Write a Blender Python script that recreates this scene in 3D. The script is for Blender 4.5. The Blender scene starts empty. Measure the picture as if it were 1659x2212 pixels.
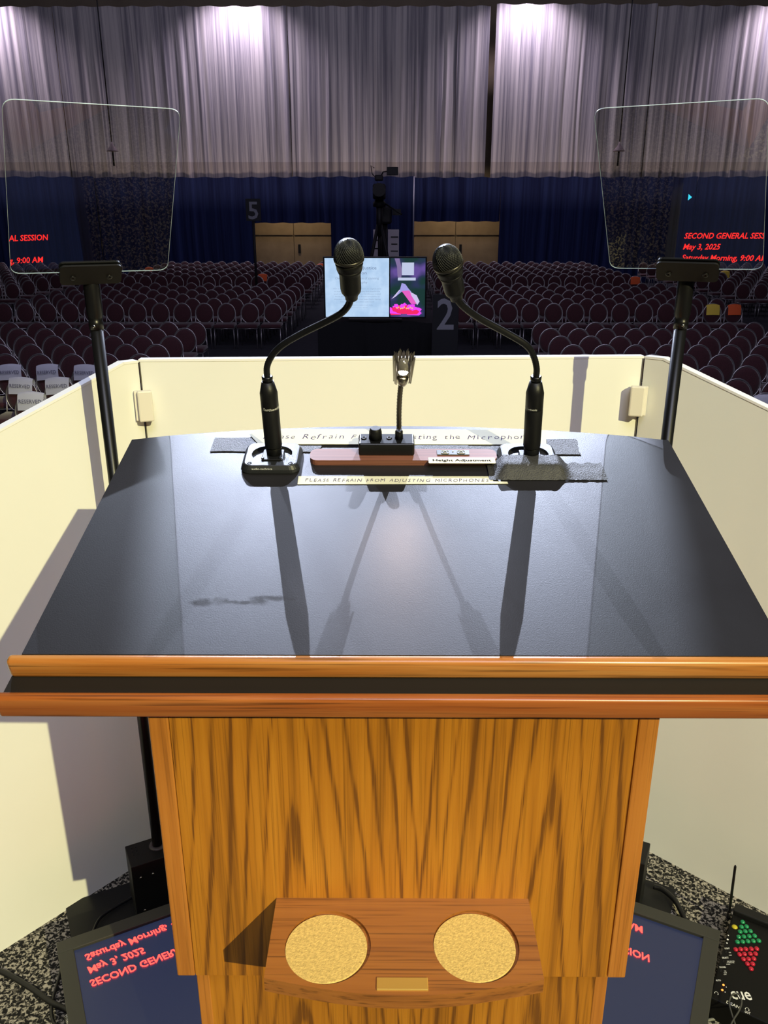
import bpy, bmesh, math, random
from mathutils import Matrix, Vector
random.seed(7)
SC = bpy.context.scene
COL = SC.collection
PI = math.pi
R = math.radians

# ------------------------------------------------------------------ camera
PITCH, YAW, EYE, FPX = R(20.14), R(0.3), 1.6, 1789.0
cf = Vector((-math.sin(YAW)*math.cos(PITCH), math.cos(YAW)*math.cos(PITCH), -math.sin(PITCH)))
cr = Vector((math.cos(YAW), math.sin(YAW), 0))
cu = cr.cross(cf)
EYEP = Vector((0, 0, EYE))
cam = bpy.data.cameras.new('camera')
cam.sensor_fit = 'HORIZONTAL'; cam.sensor_width = 36; cam.lens = 36*FPX/1659
cam.clip_start = .02; cam.clip_end = 200
camo = bpy.data.objects.new('camera', cam); COL.objects.link(camo)
camo.matrix_world = Matrix(((cr.x, cu.x, -cf.x, 0), (cr.y, cu.y, -cf.y, 0), (cr.z, cu.z, -cf.z, EYE), (0, 0, 0, 1)))
SC.camera = camo

def proj(p):
    v = Vector(p)-EYEP; d = v.dot(cf)
    return 829.5+FPX*v.dot(cr)/d, 1106-FPX*v.dot(cu)/d
def ray(x, y): return cf+cr*((x-829.5)/FPX)+cu*((1106-y)/FPX)
def aty(x, y, Y): d = ray(x, y); return EYEP+d*(Y/d.y)          # a measured point at a known distance
def atz(x, y, z): d = ray(x, y); return EYEP+d*((z-EYE)/d.z)    # a measured point on a known level

# ------------------------------------------------------------------ world, lights, exposure
SC.view_settings.view_transform = 'Standard'; SC.view_settings.look = 'None'
SC.view_settings.exposure = 0; SC.view_settings.gamma = 1
SC.view_settings.use_curve_mapping = False
w = bpy.data.worlds.new('world'); SC.world = w; w.use_nodes = True
w.node_tree.nodes['Background'].inputs[0].default_value = (.35, .38, .6, 1)
w.node_tree.nodes['Background'].inputs[1].default_value = .004

def light(name, kind, loc, target, energy, color, size=.1, cone=None, blend=.02, size_y=None):
    l = bpy.data.lights.new(name, kind); l.energy = energy; l.color = color
    if kind == 'SPOT':
        l.spot_size = R(cone); l.spot_blend = blend; l.shadow_soft_size = size
    elif kind == 'AREA':
        l.size = size
        if size_y: l.shape = 'RECTANGLE'; l.size_y = size_y
    else: l.shadow_soft_size = size
    o = bpy.data.objects.new(name, l); COL.objects.link(o); o.location = loc
    o.rotation_euler = (Vector(target)-Vector(loc)).to_track_quat('-Z', 'Y').to_euler()
    return o
# warm key from behind on the right of the stage
KD = Vector((-.447, .755, -.50)).normalized()
KT = Vector((-.1, 1.3, 1.0))
light('key_spot', 'SPOT', KT-KD*11, KT, 5400, (1.0, .92, .47), .035, 22, .3)
# two framed front of house spots crossing on the reading desk, one weaker further left
light('front_spot_left', 'SPOT', (-3.15, 15.2, 10.3), (1.06, 1.0, 1.2), 14500, (.70, .78, 1.0), .03, 9.0, .02)
light('front_spot_right', 'SPOT', (3.2, 15.2, 10.3), (-1.00, 1.0, 1.2), 14500, (.70, .78, 1.0), .03, 9.0, .02)
light('front_spot_far_left', 'SPOT', (-5.9, 15.2, 10.3), (0.0, 1.0, 1.2), 2600, (.70, .78, 1.0), .03, 9, .1)
# stage wash over the speaker, house light over the seats
light('stage_wash', 'AREA', (.8, -2.5, 6.5), (0, 1.4, .8), 225, (.78, .80, 1.0), 3.0)
light('house_wash', 'AREA', (0, 20, 10.2), (0, 20, 0), 110, (.66, .62, 1.0), 22, size_y=16)
light('house_back_wash', 'AREA', (0, 4.5, 9.5), (0, 22, 0), 430, (.8, .75, 1.0), 12, size_y=2)
# down lights grazing the tall white drape
for dx, de in ((-14.3, 900), (-5.3, 1050), (4.9, 1000), (14.2, 1050)):
    light('drape_down_light', 'SPOT', (dx, 32.55, 9.15), (dx, 33.2, 3.2), de*.95, (.95, .80, 1.0), .15, 125, 1.0)

light('drape_low_fill', 'AREA', (0, 32.2, 2.0), (0, 33.4, 4.4), 90, (1, .78, .62), 32, size_y=.2)  # added fill strip with no known source, warms the lower white drape
light('drape_top_wash', 'AREA', (0, 28.5, 9.8), (0, 33.5, 5.0), 70, (.72, .74, 1), 30, size_y=.6)

# ------------------------------------------------------------------ materials
MC = {}
def nodes(name):
    m = bpy.data.materials.new(name); m.use_nodes = True
    nt = m.node_tree
    return m, nt, nt.nodes['Principled BSDF'], nt.nodes.new, nt.links.new
def mat(name, col, rough=.5, metal=0, spec=.5, bump=0, bscale=200, var=0, vscale=20, sheen=0):
    if name in MC: return MC[name]
    m, nt, b, N, L = nodes(name); MC[name] = m
    b.inputs['Base Color'].default_value = (*col, 1); b.inputs['Roughness'].default_value = rough
    b.inputs['Metallic'].default_value = metal; b.inputs['Specular IOR Level'].default_value = spec
    if sheen: b.inputs['Sheen Weight'].default_value = sheen
    if var or bump:
        tc = N('ShaderNodeTexCoord')
    if var:
        n = N('ShaderNodeTexNoise'); n.inputs['Scale'].default_value = vscale; n.inputs['Detail'].default_value = 5
        L(tc.outputs['Object'], n.inputs['Vector'])
        r = N('ShaderNodeValToRGB'); L(n.outputs['Fac'], r.inputs[0])
        r.color_ramp.elements[0].position = .3; r.color_ramp.elements[1].position = .7
        r.color_ramp.elements[0].color = (*[c*(1-var) for c in col], 1)
        r.color_ramp.elements[1].color = (*[min(1, c*(1+var)) for c in col], 1)
        L(r.outputs[0], b.inputs['Base Color'])
    if bump:
        n2 = N('ShaderNodeTexNoise'); n2.inputs['Scale'].default_value = bscale; n2.inputs['Detail'].default_value = 3
        L(tc.outputs['Object'], n2.inputs['Vector'])
        bp = N('ShaderNodeBump'); bp.inputs['Strength'].default_value = bump; bp.inputs['Distance'].default_value = .002
        L(n2.outputs['Fac'], bp.inputs['Height']); L(bp.outputs[0], b.inputs['Normal'])
    return m
def emit(name, col, s):
    if name in MC: return MC[name]
    m, nt, b, N, L = nodes(name); MC[name] = m
    b.inputs['Base Color'].default_value = (0.005, 0.005, 0.005, 1)
    b.inputs['Roughness'].default_value = .35
    b.inputs['Emission Color'].default_value = (*col, 1); b.inputs['Emission Strength'].default_value = s
    return m
def math_node(nt, op, a, b=None, c=None):
    n = nt.nodes.new('ShaderNodeMath'); n.operation = op
    for i, v in enumerate((a, b, c)):
        if v is None: continue
        if isinstance(v, (int, float)): n.inputs[i].default_value = v
        else: nt.links.new(v, n.inputs[i])
    return n.outputs[0]
def oak(name, axis, dark, mid, lite, rough=.32, cath=(), fine=1.0, pores=.5):
    """oak: long pores along the axis, optional arched figure at given places"""
    m, nt, b, N, L = nodes(name); MC[name] = m
    tc = N('ShaderNodeTexCoord')
    def stretched(sx, sl, detail=4, dist=0):
        mp = N('ShaderNodeMapping')
        sc = [sx, sx, sx]; sc[axis] = sl
        mp.inputs['Scale'].default_value = sc
        L(tc.outputs['Object'], mp.inputs['Vector'])
        n = N('ShaderNodeTexNoise'); n.inputs['Scale'].default_value = 1; n.inputs['Detail'].default_value = detail
        n.inputs['Distortion'].default_value = dist
        L(mp.outputs[0], n.inputs['Vector']); return n.outputs['Fac']
    broad = stretched(28*fine, 1.6, 3, .4)
    band = stretched(110*fine, 3.0, 4, .3)
    pore = stretched(420*fine, 5, 3)
    r = N('ShaderNodeValToRGB')
    r.color_ramp.elements[0].position = .25; r.color_ramp.elements[0].color = (*dark, 1)
    r.color_ramp.elements[1].position = .75; r.color_ramp.elements[1].color = (*lite, 1)
    e = r.color_ramp.elements.new(.48); e.color = (*mid, 1)
    f = math_node(nt, 'MULTIPLY_ADD', band, .55, math_node(nt, 'MULTIPLY', broad, .45))
    if cath:
        sx = N('ShaderNodeSeparateXYZ'); L(tc.outputs['Object'], sx.inputs[0])
        wob = stretched(7, 1.3, 5)
        acc = None
        for (cx, cz, k) in cath:
            d = math_node(nt, 'SUBTRACT', sx.outputs[0], cx)
            d = math_node(nt, 'SQRT', math_node(nt, 'ADD', math_node(nt, 'MULTIPLY', d, d), .00025))
            v = math_node(nt, 'MULTIPLY_ADD', math_node(nt, 'SUBTRACT', sx.outputs[2], cz), k, d)
            acc = v if acc is None else math_node(nt, 'MINIMUM', acc, v)
        v = math_node(nt, 'MULTIPLY_ADD', wob, .030, acc)
        s = math_node(nt, 'SINE', math_node(nt, 'MULTIPLY', v, 270.0))
        s = math_node(nt, 'POWER', math_node(nt, 'MULTIPLY_ADD', s, .5, .5), 8.0)
        pk = math_node(nt, 'MINIMUM', math_node(nt, 'MAXIMUM', math_node(nt, 'MULTIPLY_ADD', pore, 4.0, -1.5), .30), 1.0)
        s2 = math_node(nt, 'MULTIPLY', s, pk)
        f = math_node(nt, 'MULTIPLY_ADD', s2, -.42, f)
    L(f, r.inputs[0])
    # dark thin pores
    pr = N('ShaderNodeValToRGB'); L(pore, pr.inputs[0])
    pr.color_ramp.elements[0].position = .30; pr.color_ramp.elements[0].color = (1-pores, 1-pores, 1-pores, 1)
    pr.color_ramp.elements[1].position = .46; pr.color_ramp.elements[1].color = (1, 1, 1, 1)
    mx = N('ShaderNodeMix'); mx.data_type = 'RGBA'; mx.blend_type = 'MULTIPLY'; mx.inputs[0].default_value = 1
    L(r.outputs[0], mx.inputs[6]); L(pr.outputs[0], mx.inputs[7]); L(mx.outputs[2], b.inputs['Base Color'])
    b.inputs['Roughness'].default_value = rough; b.inputs['Coat Weight'].default_value = .25; b.inputs['Coat Roughness'].default_value = .2
    bp = N('ShaderNodeBump'); bp.inputs['Strength'].default_value = .25; bp.inputs['Distance'].default_value = .0006
    L(pore, bp.inputs['Height']); L(bp.outputs[0], b.inputs['Normal'])
    return m
oak_panel = oak('oak_panel', 2, (.17, .060, .008), (.44, .165, .013), (.55, .225, .020), .36, ((-.137, .03, .085), (.188, .0, .075)), 1.0, .35)
oak_rail = oak('oak_rail', 2, (.26, .085, .014), (.46, .165, .026), (.56, .22, .04), .36, (), 1.0, .3)
oak_edge = oak('oak_edge', 0, (.26, .07, .014), (.46, .16, .030), (.64, .33, .10), .3, (), .75, .6)
oak_low_edge = oak('oak_low_edge', 0, (.20, .045, .01), (.36, .095, .018), (.50, .18, .045), .3, (), .75, .6)
oak_shelf = oak('oak_shelf', 0, (.16, .05, .012), (.35, .125, .025), (.44, .17, .035), .34, (), .8, .5)
rosewood = oak('rosewood_veneer', 0, (.08, .028, .018), (.22, .08, .05), (.30, .12, .075), .6, (), 2.2, .5)

# laminate desk with smudges
def laminate():
    m, nt, b, N, L = nodes('black_laminate'); MC['lam'] = m
    tc = N('ShaderNodeTexCoord')
    n = N('ShaderNodeTexNoise'); n.inputs['Scale'].default_value = 7; n.inputs['Detail'].default_value = 6; n.inputs['Roughness'].default_value = .6
    L(tc.outputs['Object'], n.inputs['Vector'])
    g = N('ShaderNodeTexNoise'); g.inputs['Scale'].default_value = 700; g.inputs['Detail'].default_value = 3
    L(tc.outputs['Object'], g.inputs['Vector'])
    mr = N('ShaderNodeMapRange'); mr.inputs[1].default_value = .3; mr.inputs[2].default_value = .7
    mr.inputs[3].default_value = .41; mr.inputs[4].default_value = .48
    L(n.outputs['Fac'], mr.inputs[0])
    sx = N('ShaderNodeSeparateXYZ'); L(tc.outputs['Object'], sx.inputs[0])
    sn = N('ShaderNodeTexNoise'); sn.inputs['Scale'].default_value = 60; sn.inputs['Detail'].default_value = 4; L(tc.outputs['Object'], sn.inputs['Vector'])
    acc = None                                  # two rubbed smudges left of the middle
    for (cx, cy, a, c_) in ((-.226, -.106, .022, .009), (-.194, -.106, .018, .004), (-.152, -.099, .030, .006), (-.166, -.104, .014, .009)):
        dx = math_node(nt, 'DIVIDE', math_node(nt, 'SUBTRACT', sx.outputs[0], cx), a); dy = math_node(nt, 'DIVIDE', math_node(nt, 'SUBTRACT', sx.outputs[1], cy), c_)
        d = math_node(nt, 'MULTIPLY_ADD', dx, dx, math_node(nt, 'MULTIPLY', dy, dy))
        acc = d if acc is None else math_node(nt, 'MINIMUM', acc, d)
    k = math_node(nt, 'MULTIPLY_ADD', sn.outputs['Fac'], 3.2, math_node(nt, 'SUBTRACT', -.5, acc))
    k = math_node(nt, 'MINIMUM', math_node(nt, 'MAXIMUM', k, 0.0), 1.0)
    L(math_node(nt, 'MULTIPLY_ADD', k, .22, mr.outputs[0]), b.inputs['Roughness'])
    L(math_node(nt, 'MULTIPLY_ADD', k, -.18, .5), b.inputs['Specular IOR Level'])
    b.inputs['Base Color'].default_value = (.013, .012, .013, 1)
    bp = N('ShaderNodeBump'); bp.inputs['Strength'].default_value = .22; bp.inputs['Distance'].default_value = .0006
    L(g.outputs['Fac'], bp.inputs['Height']); L(bp.outputs[0], b.inputs['Normal'])
    return m
lam = laminate()
groove_black = mat('groove_black', (.012, .009, .006), .6, spec=.3)
black_plastic = mat('black_plastic', (.007, .007, .008), .42, spec=.3, bump=.1, bscale=900)
matte_black = mat('matte_black', (.007, .007, .0075), .5, spec=.3)
satin_black = mat('satin_black', (.006, .006, .007), .32, spec=.35)
bezel = mat('bezel_black', (.028, .028, .022), .5)
mesh_metal = mat('grille_metal', (.045, .047, .05), .42, metal=.7)
grille_dark = mat('grille_foam', (.008, .008, .008), .8)
tape_black = mat('gaffer_tape', (.035, .034, .032), .55, bump=.6, bscale=500, var=.15, vscale=90)
tape_white = mat('paper_label', (.70, .68, .52), .8, spec=.05, var=.03, vscale=30)
label_cream = mat('label_cream', (.72, .67, .54), .7, spec=.1)
white_wall = mat('white_laminate', (.80, .80, .76), .42, spec=.3, var=.015, vscale=4)
white_edge = mat('white_edge', (.86, .86, .86), .35)
white_box = mat('white_plastic', (.74, .70, .62), .5)
seam_dark = mat('seam_dark', (.10, .09, .07), .8)
cork = mat('cork', (.74, .52, .16), .85, bump=.5, bscale=500, var=.22, vscale=260)
brass = mat('brass', (.75, .50, .12), .42, metal=.6)
ink = mat('purple_ink', (.035, .012, .09), .8, spec=.05)
ink_black = mat('black_ink', (.01, .01, .01), .8, spec=.05)
silver_ink = mat('silver_print', (.62, .62, .58), .4)
chrome = mat('chrome', (.6, .6, .6), .22, metal=1)
lamp_metal = mat('lamp_metal', (.42, .38, .32), .3, metal=1)
chair_fabric = mat('burgundy_fabric', (.048, .008, .014), .85, sheen=.3, var=.3, vscale=60, bump=.3, bscale=300)
chair_metal = mat('chair_frame_metal', (.42, .40, .42), .36, metal=.85)
paper_white = mat('reserved_paper', (.62, .64, .74), .8)
paper_orange = mat('orange_paper', (.85, .13, .03), .8)
paper_yellow = mat('yellow_paper', (.85, .62, .08), .8)
sign_black = mat('sign_black', (.006, .007, .012), .6)
sign_grey = mat('sign_grey_digit', (.26, .27, .32), .6)
dark_kit = mat('dark_equipment', (.006, .006, .008), .6)
hall_carpet = mat('hall_carpet', (.012, .013, .022), .95, var=.3, vscale=8)
dark_paint = mat('dark_paint', (.02, .022, .035), .9)
truss_metal = mat('truss_blue_grey', (.30, .36, .5), .6)
skirt_black = mat('skirt_black', (.002, .0025, .005), .9)

def stage_carpet():
    m, nt, b, N, L = nodes('speckled_carpet')
    tc = N('ShaderNodeTexCoord')
    n = N('ShaderNodeTexNoise'); n.inputs['Scale'].default_value = 130; n.inputs['Detail'].default_value = 2; n.inputs['Distortion'].default_value = .8
    L(tc.outputs['Object'], n.inputs['Vector'])
    r = N('ShaderNodeValToRGB'); L(n.outputs['Fac'], r.inputs[0])
    E_ = r.color_ramp.elements
    E_[0].position = .44; E_[0].color = (.012, .012, .012, 1); E_[1].position = .60; E_[1].color = (.34, .31, .26, 1)
    e = E_.new(.50); e.color = (.05, .046, .04, 1)
    L(r.outputs[0], b.inputs['Base Color']); b.inputs['Roughness'].default_value = .95
    b.inputs['Specular IOR Level'].default_value = .1
    bp = N('ShaderNodeBump'); bp.inputs['Strength'].default_value = .9; bp.inputs['Distance'].default_value = .004
    L(n.outputs['Fac'], bp.inputs['Height']); L(bp.outputs[0], b.inputs['Normal'])
    return m
carpet_m = stage_carpet()

def drape_mat(name, c0, c1, sheer, rough=.9, xs=2.4, hem=None):
    m, nt, b, N, L = nodes(name)
    tc = N('ShaderNodeTexCoord'); mp = N('ShaderNodeMapping'); mp.inputs['Scale'].default_value = (xs, .0, .04)
    L(tc.outputs['Object'], mp.inputs['Vector'])
    n = N('ShaderNodeTexNoise'); n.inputs['Scale'].default_value = 1.6; n.inputs['Detail'].default_value = 7; n.inputs['Roughness'].default_value = .72
    L(mp.outputs[0], n.inputs['Vector'])
    r = N('ShaderNodeValToRGB'); L(n.outputs['Fac'], r.inputs[0])
    r.color_ramp.elements[0].position = .40; r.color_ramp.elements[0].color = (*c0, 1)
    r.color_ramp.elements[1].position = .58; r.color_ramp.elements[1].color = (*c1, 1)
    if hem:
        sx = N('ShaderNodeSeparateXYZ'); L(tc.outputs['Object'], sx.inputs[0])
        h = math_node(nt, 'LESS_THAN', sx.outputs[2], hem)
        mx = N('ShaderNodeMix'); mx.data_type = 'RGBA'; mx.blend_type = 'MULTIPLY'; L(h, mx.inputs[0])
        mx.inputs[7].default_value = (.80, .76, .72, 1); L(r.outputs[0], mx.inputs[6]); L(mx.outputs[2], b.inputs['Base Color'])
    else: L(r.outputs[0], b.inputs['Base Color'])
    b.inputs['Roughness'].default_value = rough
    b.inputs['Specular IOR Level'].default_value = .1
    if sheer: b.inputs['Sheen Weight'].default_value = .3
    return m
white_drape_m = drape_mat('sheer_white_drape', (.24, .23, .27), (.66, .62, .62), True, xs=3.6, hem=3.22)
blue_drape_m = drape_mat('navy_drape', (.010, .014, .055), (.022, .034, .115), False)

def prompter_glass(pos=True):
    m = bpy.data.materials.new('beam_splitter_glass'); m.use_nodes = True; nt = m.node_tree
    nt.nodes.clear(); N = nt.nodes.new; L = nt.links.new
    o = N('ShaderNodeOutputMaterial'); t = N('ShaderNodeBsdfTransparent'); t.inputs[0].default_value = (.80, .82, .80, 1)
    g = N('ShaderNodeBsdfGlossy'); g.inputs['Roughness'].default_value = .0; g.inputs[0].default_value = (.95, .95, .95, 1)
    mx = N('ShaderNodeMixShader'); mx.inputs[0].default_value = .17
    L(t.outputs[0], mx.inputs[1]); L(g.outputs[0], mx.inputs[2]); L(mx.outputs[0], o.inputs[0])
    return m
pane_m = prompter_glass()
def glass_edge_mat():
    m, nt, b, N, L = nodes('polished_glass_edge')
    b.inputs['Base Color'].default_value = (.55, .68, .80, 1); b.inputs['Roughness'].default_value = .3
    b.inputs['Specular IOR Level'].default_value = 1
    return m
edge_m = glass_edge_mat()

# ------------------------------------------------------------------ builders
class MB:
    def __init__(s): s.bm = bmesh.new(); s.mi = 0
    def _x(s, vs, M):
        if M is not None:
            for v in vs: v.co = M @ v.co
    def box(s, c, d, M=None, bev=0, seg=2, smooth=False):
        t = bmesh.new(); r = bmesh.ops.create_cube(t, size=1)
        for v in t.verts: v.co = Vector((v.co.x*d[0]+c[0], v.co.y*d[1]+c[1], v.co.z*d[2]+c[2]))
        if bev: bmesh.ops.bevel(t, geom=t.edges[:], offset=bev, segments=seg, affect='EDGES', profile=.5)
        return s._merge(t, M, smooth)
    def _merge(s, t, M, smooth=False):
        if M is not None: bmesh.ops.transform(t, matrix=M, verts=t.verts[:])
        me = bpy.data.meshes.new('tmp')
        for f in t.faces: f.smooth = smooth; f.material_index = s.mi
        t.to_mesh(me); t.free(); s.bm.from_mesh(me); bpy.data.meshes.remove(me); return s
    def lathe(s, prof, M=None, n=24, cap=True):
        t = bmesh.new(); rings = []
        for (r, z) in prof:
            rings.append([t.verts.new((r*math.cos(2*PI*i/n), r*math.sin(2*PI*i/n), z)) for i in range(n)])
        for a, b in zip(rings, rings[1:]):
            for i in range(n): t.faces.new((a[i], a[(i+1) % n], b[(i+1) % n], b[i]))
        if cap:
            for rg, rev in ((rings[0], True), (rings[-1], False)):
                t.faces.new(rg[::-1] if rev else rg)
        for f in t.faces: f.smooth = len(f.verts) == 4
        if M is not None: bmesh.ops.transform(t, matrix=M, verts=t.verts[:])
        me = bpy.data.meshes.new('tmp')
        for f in t.faces: f.material_index = s.mi
        t.to_mesh(me); t.free(); s.bm.from_mesh(me); bpy.data.meshes.remove(me); return s
    def cyl(s, a, b, r, r2=None, n=16):
        a = Vector(a); b = Vector(b); d = b-a
        M = Matrix.Translation(a) @ d.to_track_quat('Z', 'Y').to_matrix().to_4x4()
        return s.lathe([(r, 0), (r2 if r2 is not None else r, d.length)], M, n)
    def tube(s, pts, r, n=10, closed=False, cap=True):
        pts = [Vector(p) for p in pts]; t = s.bm; rings = []
        rr = r if isinstance(r, (list, tuple)) else [r]*len(pts)
        nrm = None; N_ = len(pts)
        for i, p in enumerate(pts):
            if closed: d = pts[(i+1) % N_]-pts[i-1]
            else: d = pts[min(i+1, N_-1)]-pts[max(i-1, 0)]
            d.normalize()
            if nrm is None:
                nrm = d.orthogonal().normalized()
            nrm = (nrm-d*nrm.dot(d)).normalized(); bi = d.cross(nrm)
            rings.append([t.verts.new(p+(nrm*math.cos(2*PI*k/n)+bi*math.sin(2*PI*k/n))*rr[i]) for k in range(n)])
        prs = list(zip(rings, rings[1:]))
        if closed: prs.append((rings[-1], rings[0]))
        for a, b in prs:
            for k in range(n):
                f = t.faces.new((a[k], a[(k+1) % n], b[(k+1) % n], b[k])); f.smooth = True; f.material_index = s.mi
        if cap and not closed:
            for f in (t.faces.new(rings[0][::-1]), t.faces.new(rings[-1])): f.material_index = s.mi
        return s
    def prism(s, poly, z0, z1, M=None, smooth=False):
        """polygon (x,y) extruded z0..z1"""
        t = bmesh.new(); n = len(poly)
        a = [t.verts.new((x, y, z0)) for x, y in poly]; b = [t.verts.new((x, y, z1)) for x, y in poly]
        t.faces.new(a[::-1]); t.faces.new(b)
        for i in range(n): t.faces.new((a[i], a[(i+1) % n], b[(i+1) % n], b[i]))
        return s._merge(t, M, smooth)
    def sphere(s, c, r, n=16, m=10, sc=(1, 1, 1)):
        t = bmesh.new(); bmesh.ops.create_uvsphere(t, u_segments=n, v_segments=m, radius=r)
        M = Matrix.Translation(Vector(c)) @ Matrix.Diagonal((*sc, 1))
        return s._merge(t, M, True)
    def faces(s, vs, fs, smooth=False):
        v = [s.bm.verts.new(p) for p in vs]
        for f in fs:
            g = s.bm.faces.new([v[i] for i in f]); g.smooth = smooth; g.material_index = s.mi
        return s
    def build(s, name, m, parent=None, **kw):
        bmesh.ops.recalc_face_normals(s.bm, faces=s.bm.faces[:])
        me = bpy.data.meshes.new(name)
        if parent is not None:
            wp = world_loc(parent)
            bmesh.ops.translate(s.bm, vec=-wp, verts=s.bm.verts[:])
        s.bm.to_mesh(me); s.bm.free()
        for mm in (m if isinstance(m, (list, tuple)) else [m]): me.materials.append(mm)
        o = bpy.data.objects.new(name, me); COL.objects.link(o)
        if parent is not None: o.parent = parent
        for k, v in kw.items(): o[k] = v
        return o
def world_loc(o):
    p = Vector((0, 0, 0))
    while o is not None: p += o.location; o = o.parent
    return p
def thing(name, label, cat, loc=(0, 0, 0), group=None):
    o = bpy.data.objects.new(name, None); COL.objects.link(o); o.location = loc
    o.empty_display_size = .1; o['label'] = label; o['category'] = cat
    if group: o['group'] = group
    return o
def tag(o, label, cat, group=None):
    o['label'] = label; o['category'] = cat
    if group: o['group'] = group
    return o
def frame(o, x, y, z=None):
    x = Vector(x).normalized(); y = Vector(y).normalized(); z = x.cross(y) if z is None else Vector(z).normalized(); o = Vector(o)
    return Matrix(((x.x, y.x, z.x, o.x), (x.y, y.y, z.y, o.y), (x.z, y.z, z.z, o.z), (0, 0, 0, 1)))
def rrect(w_, h_, r, n=5, cx=0, cy=0):
    P = []
    for (sx, sy, a0) in ((1, 1, 0), (-1, 1, 90), (-1, -1, 180), (1, -1, 270)):
        for k in range(n+1):
            a = R(a0+90*k/n); P.append((cx+sx*(w_/2-r)+r*math.cos(a), cy+sy*(h_/2-r)+r*math.sin(a)))
    return P
def text(name, s, M, size, m, parent, width=None, shear=0, bold=0, align='LEFT', depth=0, label=None, spacing=1):
    """flat lettering in the xy plane of M, baseline at its origin; size = cap height"""
    c = bpy.data.curves.new('t', 'FONT'); c.body = s; c.size = size/.73; c.shear = shear; c.offset = bold*size
    c.align_x = align; c.resolution_u = 2; c.extrude = depth; c.space_character = spacing
    o = bpy.data.objects.new('t', c); COL.objects.link(o)
    dg = bpy.context.evaluated_depsgraph_get(); me = bpy.data.meshes.new_from_object(o.evaluated_get(dg))
    bpy.data.objects.remove(o); bpy.data.curves.remove(c)
    if width:
        xs = [v.co.x for v in me.vertices]; k = width/(max(xs)-min(xs))
        for v in me.vertices: v.co.x *= k
    wp = world_loc(parent)
    for v in me.vertices: v.co = (M @ v.co)-wp
    me.materials.clear(); me.materials.append(m)
    o = bpy.data.objects.new(name, me); COL.objects.link(o); o.parent = parent
    if label: o['label'] = label
    return o
def scrawl(name, s, M, size, m, parent, width, seed=1):
    """handwritten lettering: single characters nudged and turned, joined as one line of ink"""
    rnd = random.Random(seed); mb = bmesh.new(); x = 0
    for ch in s:
        if ch == ' ': x += size*.75; continue
        c = bpy.data.curves.new('t', 'FONT'); c.body = ch; c.size = size/.73*rnd.uniform(.92, 1.1); c.shear = rnd.uniform(.05, .3)
        c.resolution_u = 2; c.offset = -.012*size
        o = bpy.data.objects.new('t', c); COL.objects.link(o)
        dg = bpy.context.evaluated_depsgraph_get(); me = bpy.data.meshes.new_from_object(o.evaluated_get(dg))
        bpy.data.objects.remove(o); bpy.data.curves.remove(c)
        w_ = max(v.co.x for v in me.vertices)
        T = Matrix.Translation((x, rnd.uniform(-.07, .07)*size, 0)) @ Matrix.Rotation(R(rnd.uniform(-7, 7)), 4, 'Z') @ Matrix.Diagonal((1.12, 1, 1, 1))
        me.transform(T); mb.from_mesh(me); bpy.data.meshes.remove(me); x += w_*1.12+size*rnd.uniform(.1, .22)
    k = width/x; wp = world_loc(parent)
    for v in mb.verts: v.co = (M @ Vector((v.co.x*k, v.co.y, 0)))-wp
    me = bpy.data.meshes.new(name); mb.to_mesh(me); mb.free(); me.materials.append(m)
    o = bpy.data.objects.new(name, me); COL.objects.link(o); o.parent = parent
    return o
def smooth_path(pts, n=6):
    pts = [Vector(p) for p in pts]; out = []
    P = [pts[0]*2-pts[1]]+pts+[pts[-1]*2-pts[-2]]
    for i in range(1, len(P)-2):
        for k in range(n):
            t = k/n; a, b, c, d = P[i-1], P[i], P[i+1], P[i+2]
            out.append(.5*((2*b)+(c-a)*t+(2*a-5*b+4*c-d)*t*t+(3*b-a-3*c+d)*t**3))
    out.append(pts[-1]); return out

# ------------------------------------------------------------------ the hall
HF = -1.12                                     # hall floor below the stage
def struct(name, mb, m, parent=None):
    o = mb.build(name, m, parent)
    if parent is None: o['kind'] = 'structure'
    return o
struct('floor', MB().box((0, 12, HF-.1), (54, 52, .2)), hall_carpet)
struct('ceiling', MB().box((0, 12, 12.1), (54, 52, .2)), dark_paint)
struct('wall_left', MB().box((-26.9, 12, 5.4), (.2, 52, 13.2)), dark_paint)
struct('wall_right', MB().box((26.9, 12, 5.4), (.2, 52, 13.2)), dark_paint)
struct('wall_rear', MB().box((0, -13.9, 5.4), (54, .2, 13.2)), dark_paint)
struct('wall_far', MB().box((0, 36.1, 5.4), (54, .2, 13.2)), mat('far_wall_paint', (.30, .24, .17), .9, var=.1, vscale=1.5))
for i in range(5):                              # roof beams just above the drape
    struct('ceiling_beam', MB().box((0, 30.5+i*1.2-2, 10.9+.15*i), (52, .16, .3)), truss_metal)
for x in range(-24, 25, 6):
    struct('ceiling_beam', MB().box((x, 20, 11.5), (.2, 30, .5)), truss_metal)
# stage platform the lectern stands on
struct('stage_floor', MB().box((0, -1.0, HF/2), (12, 6.4, -HF)), carpet_m)

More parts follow.
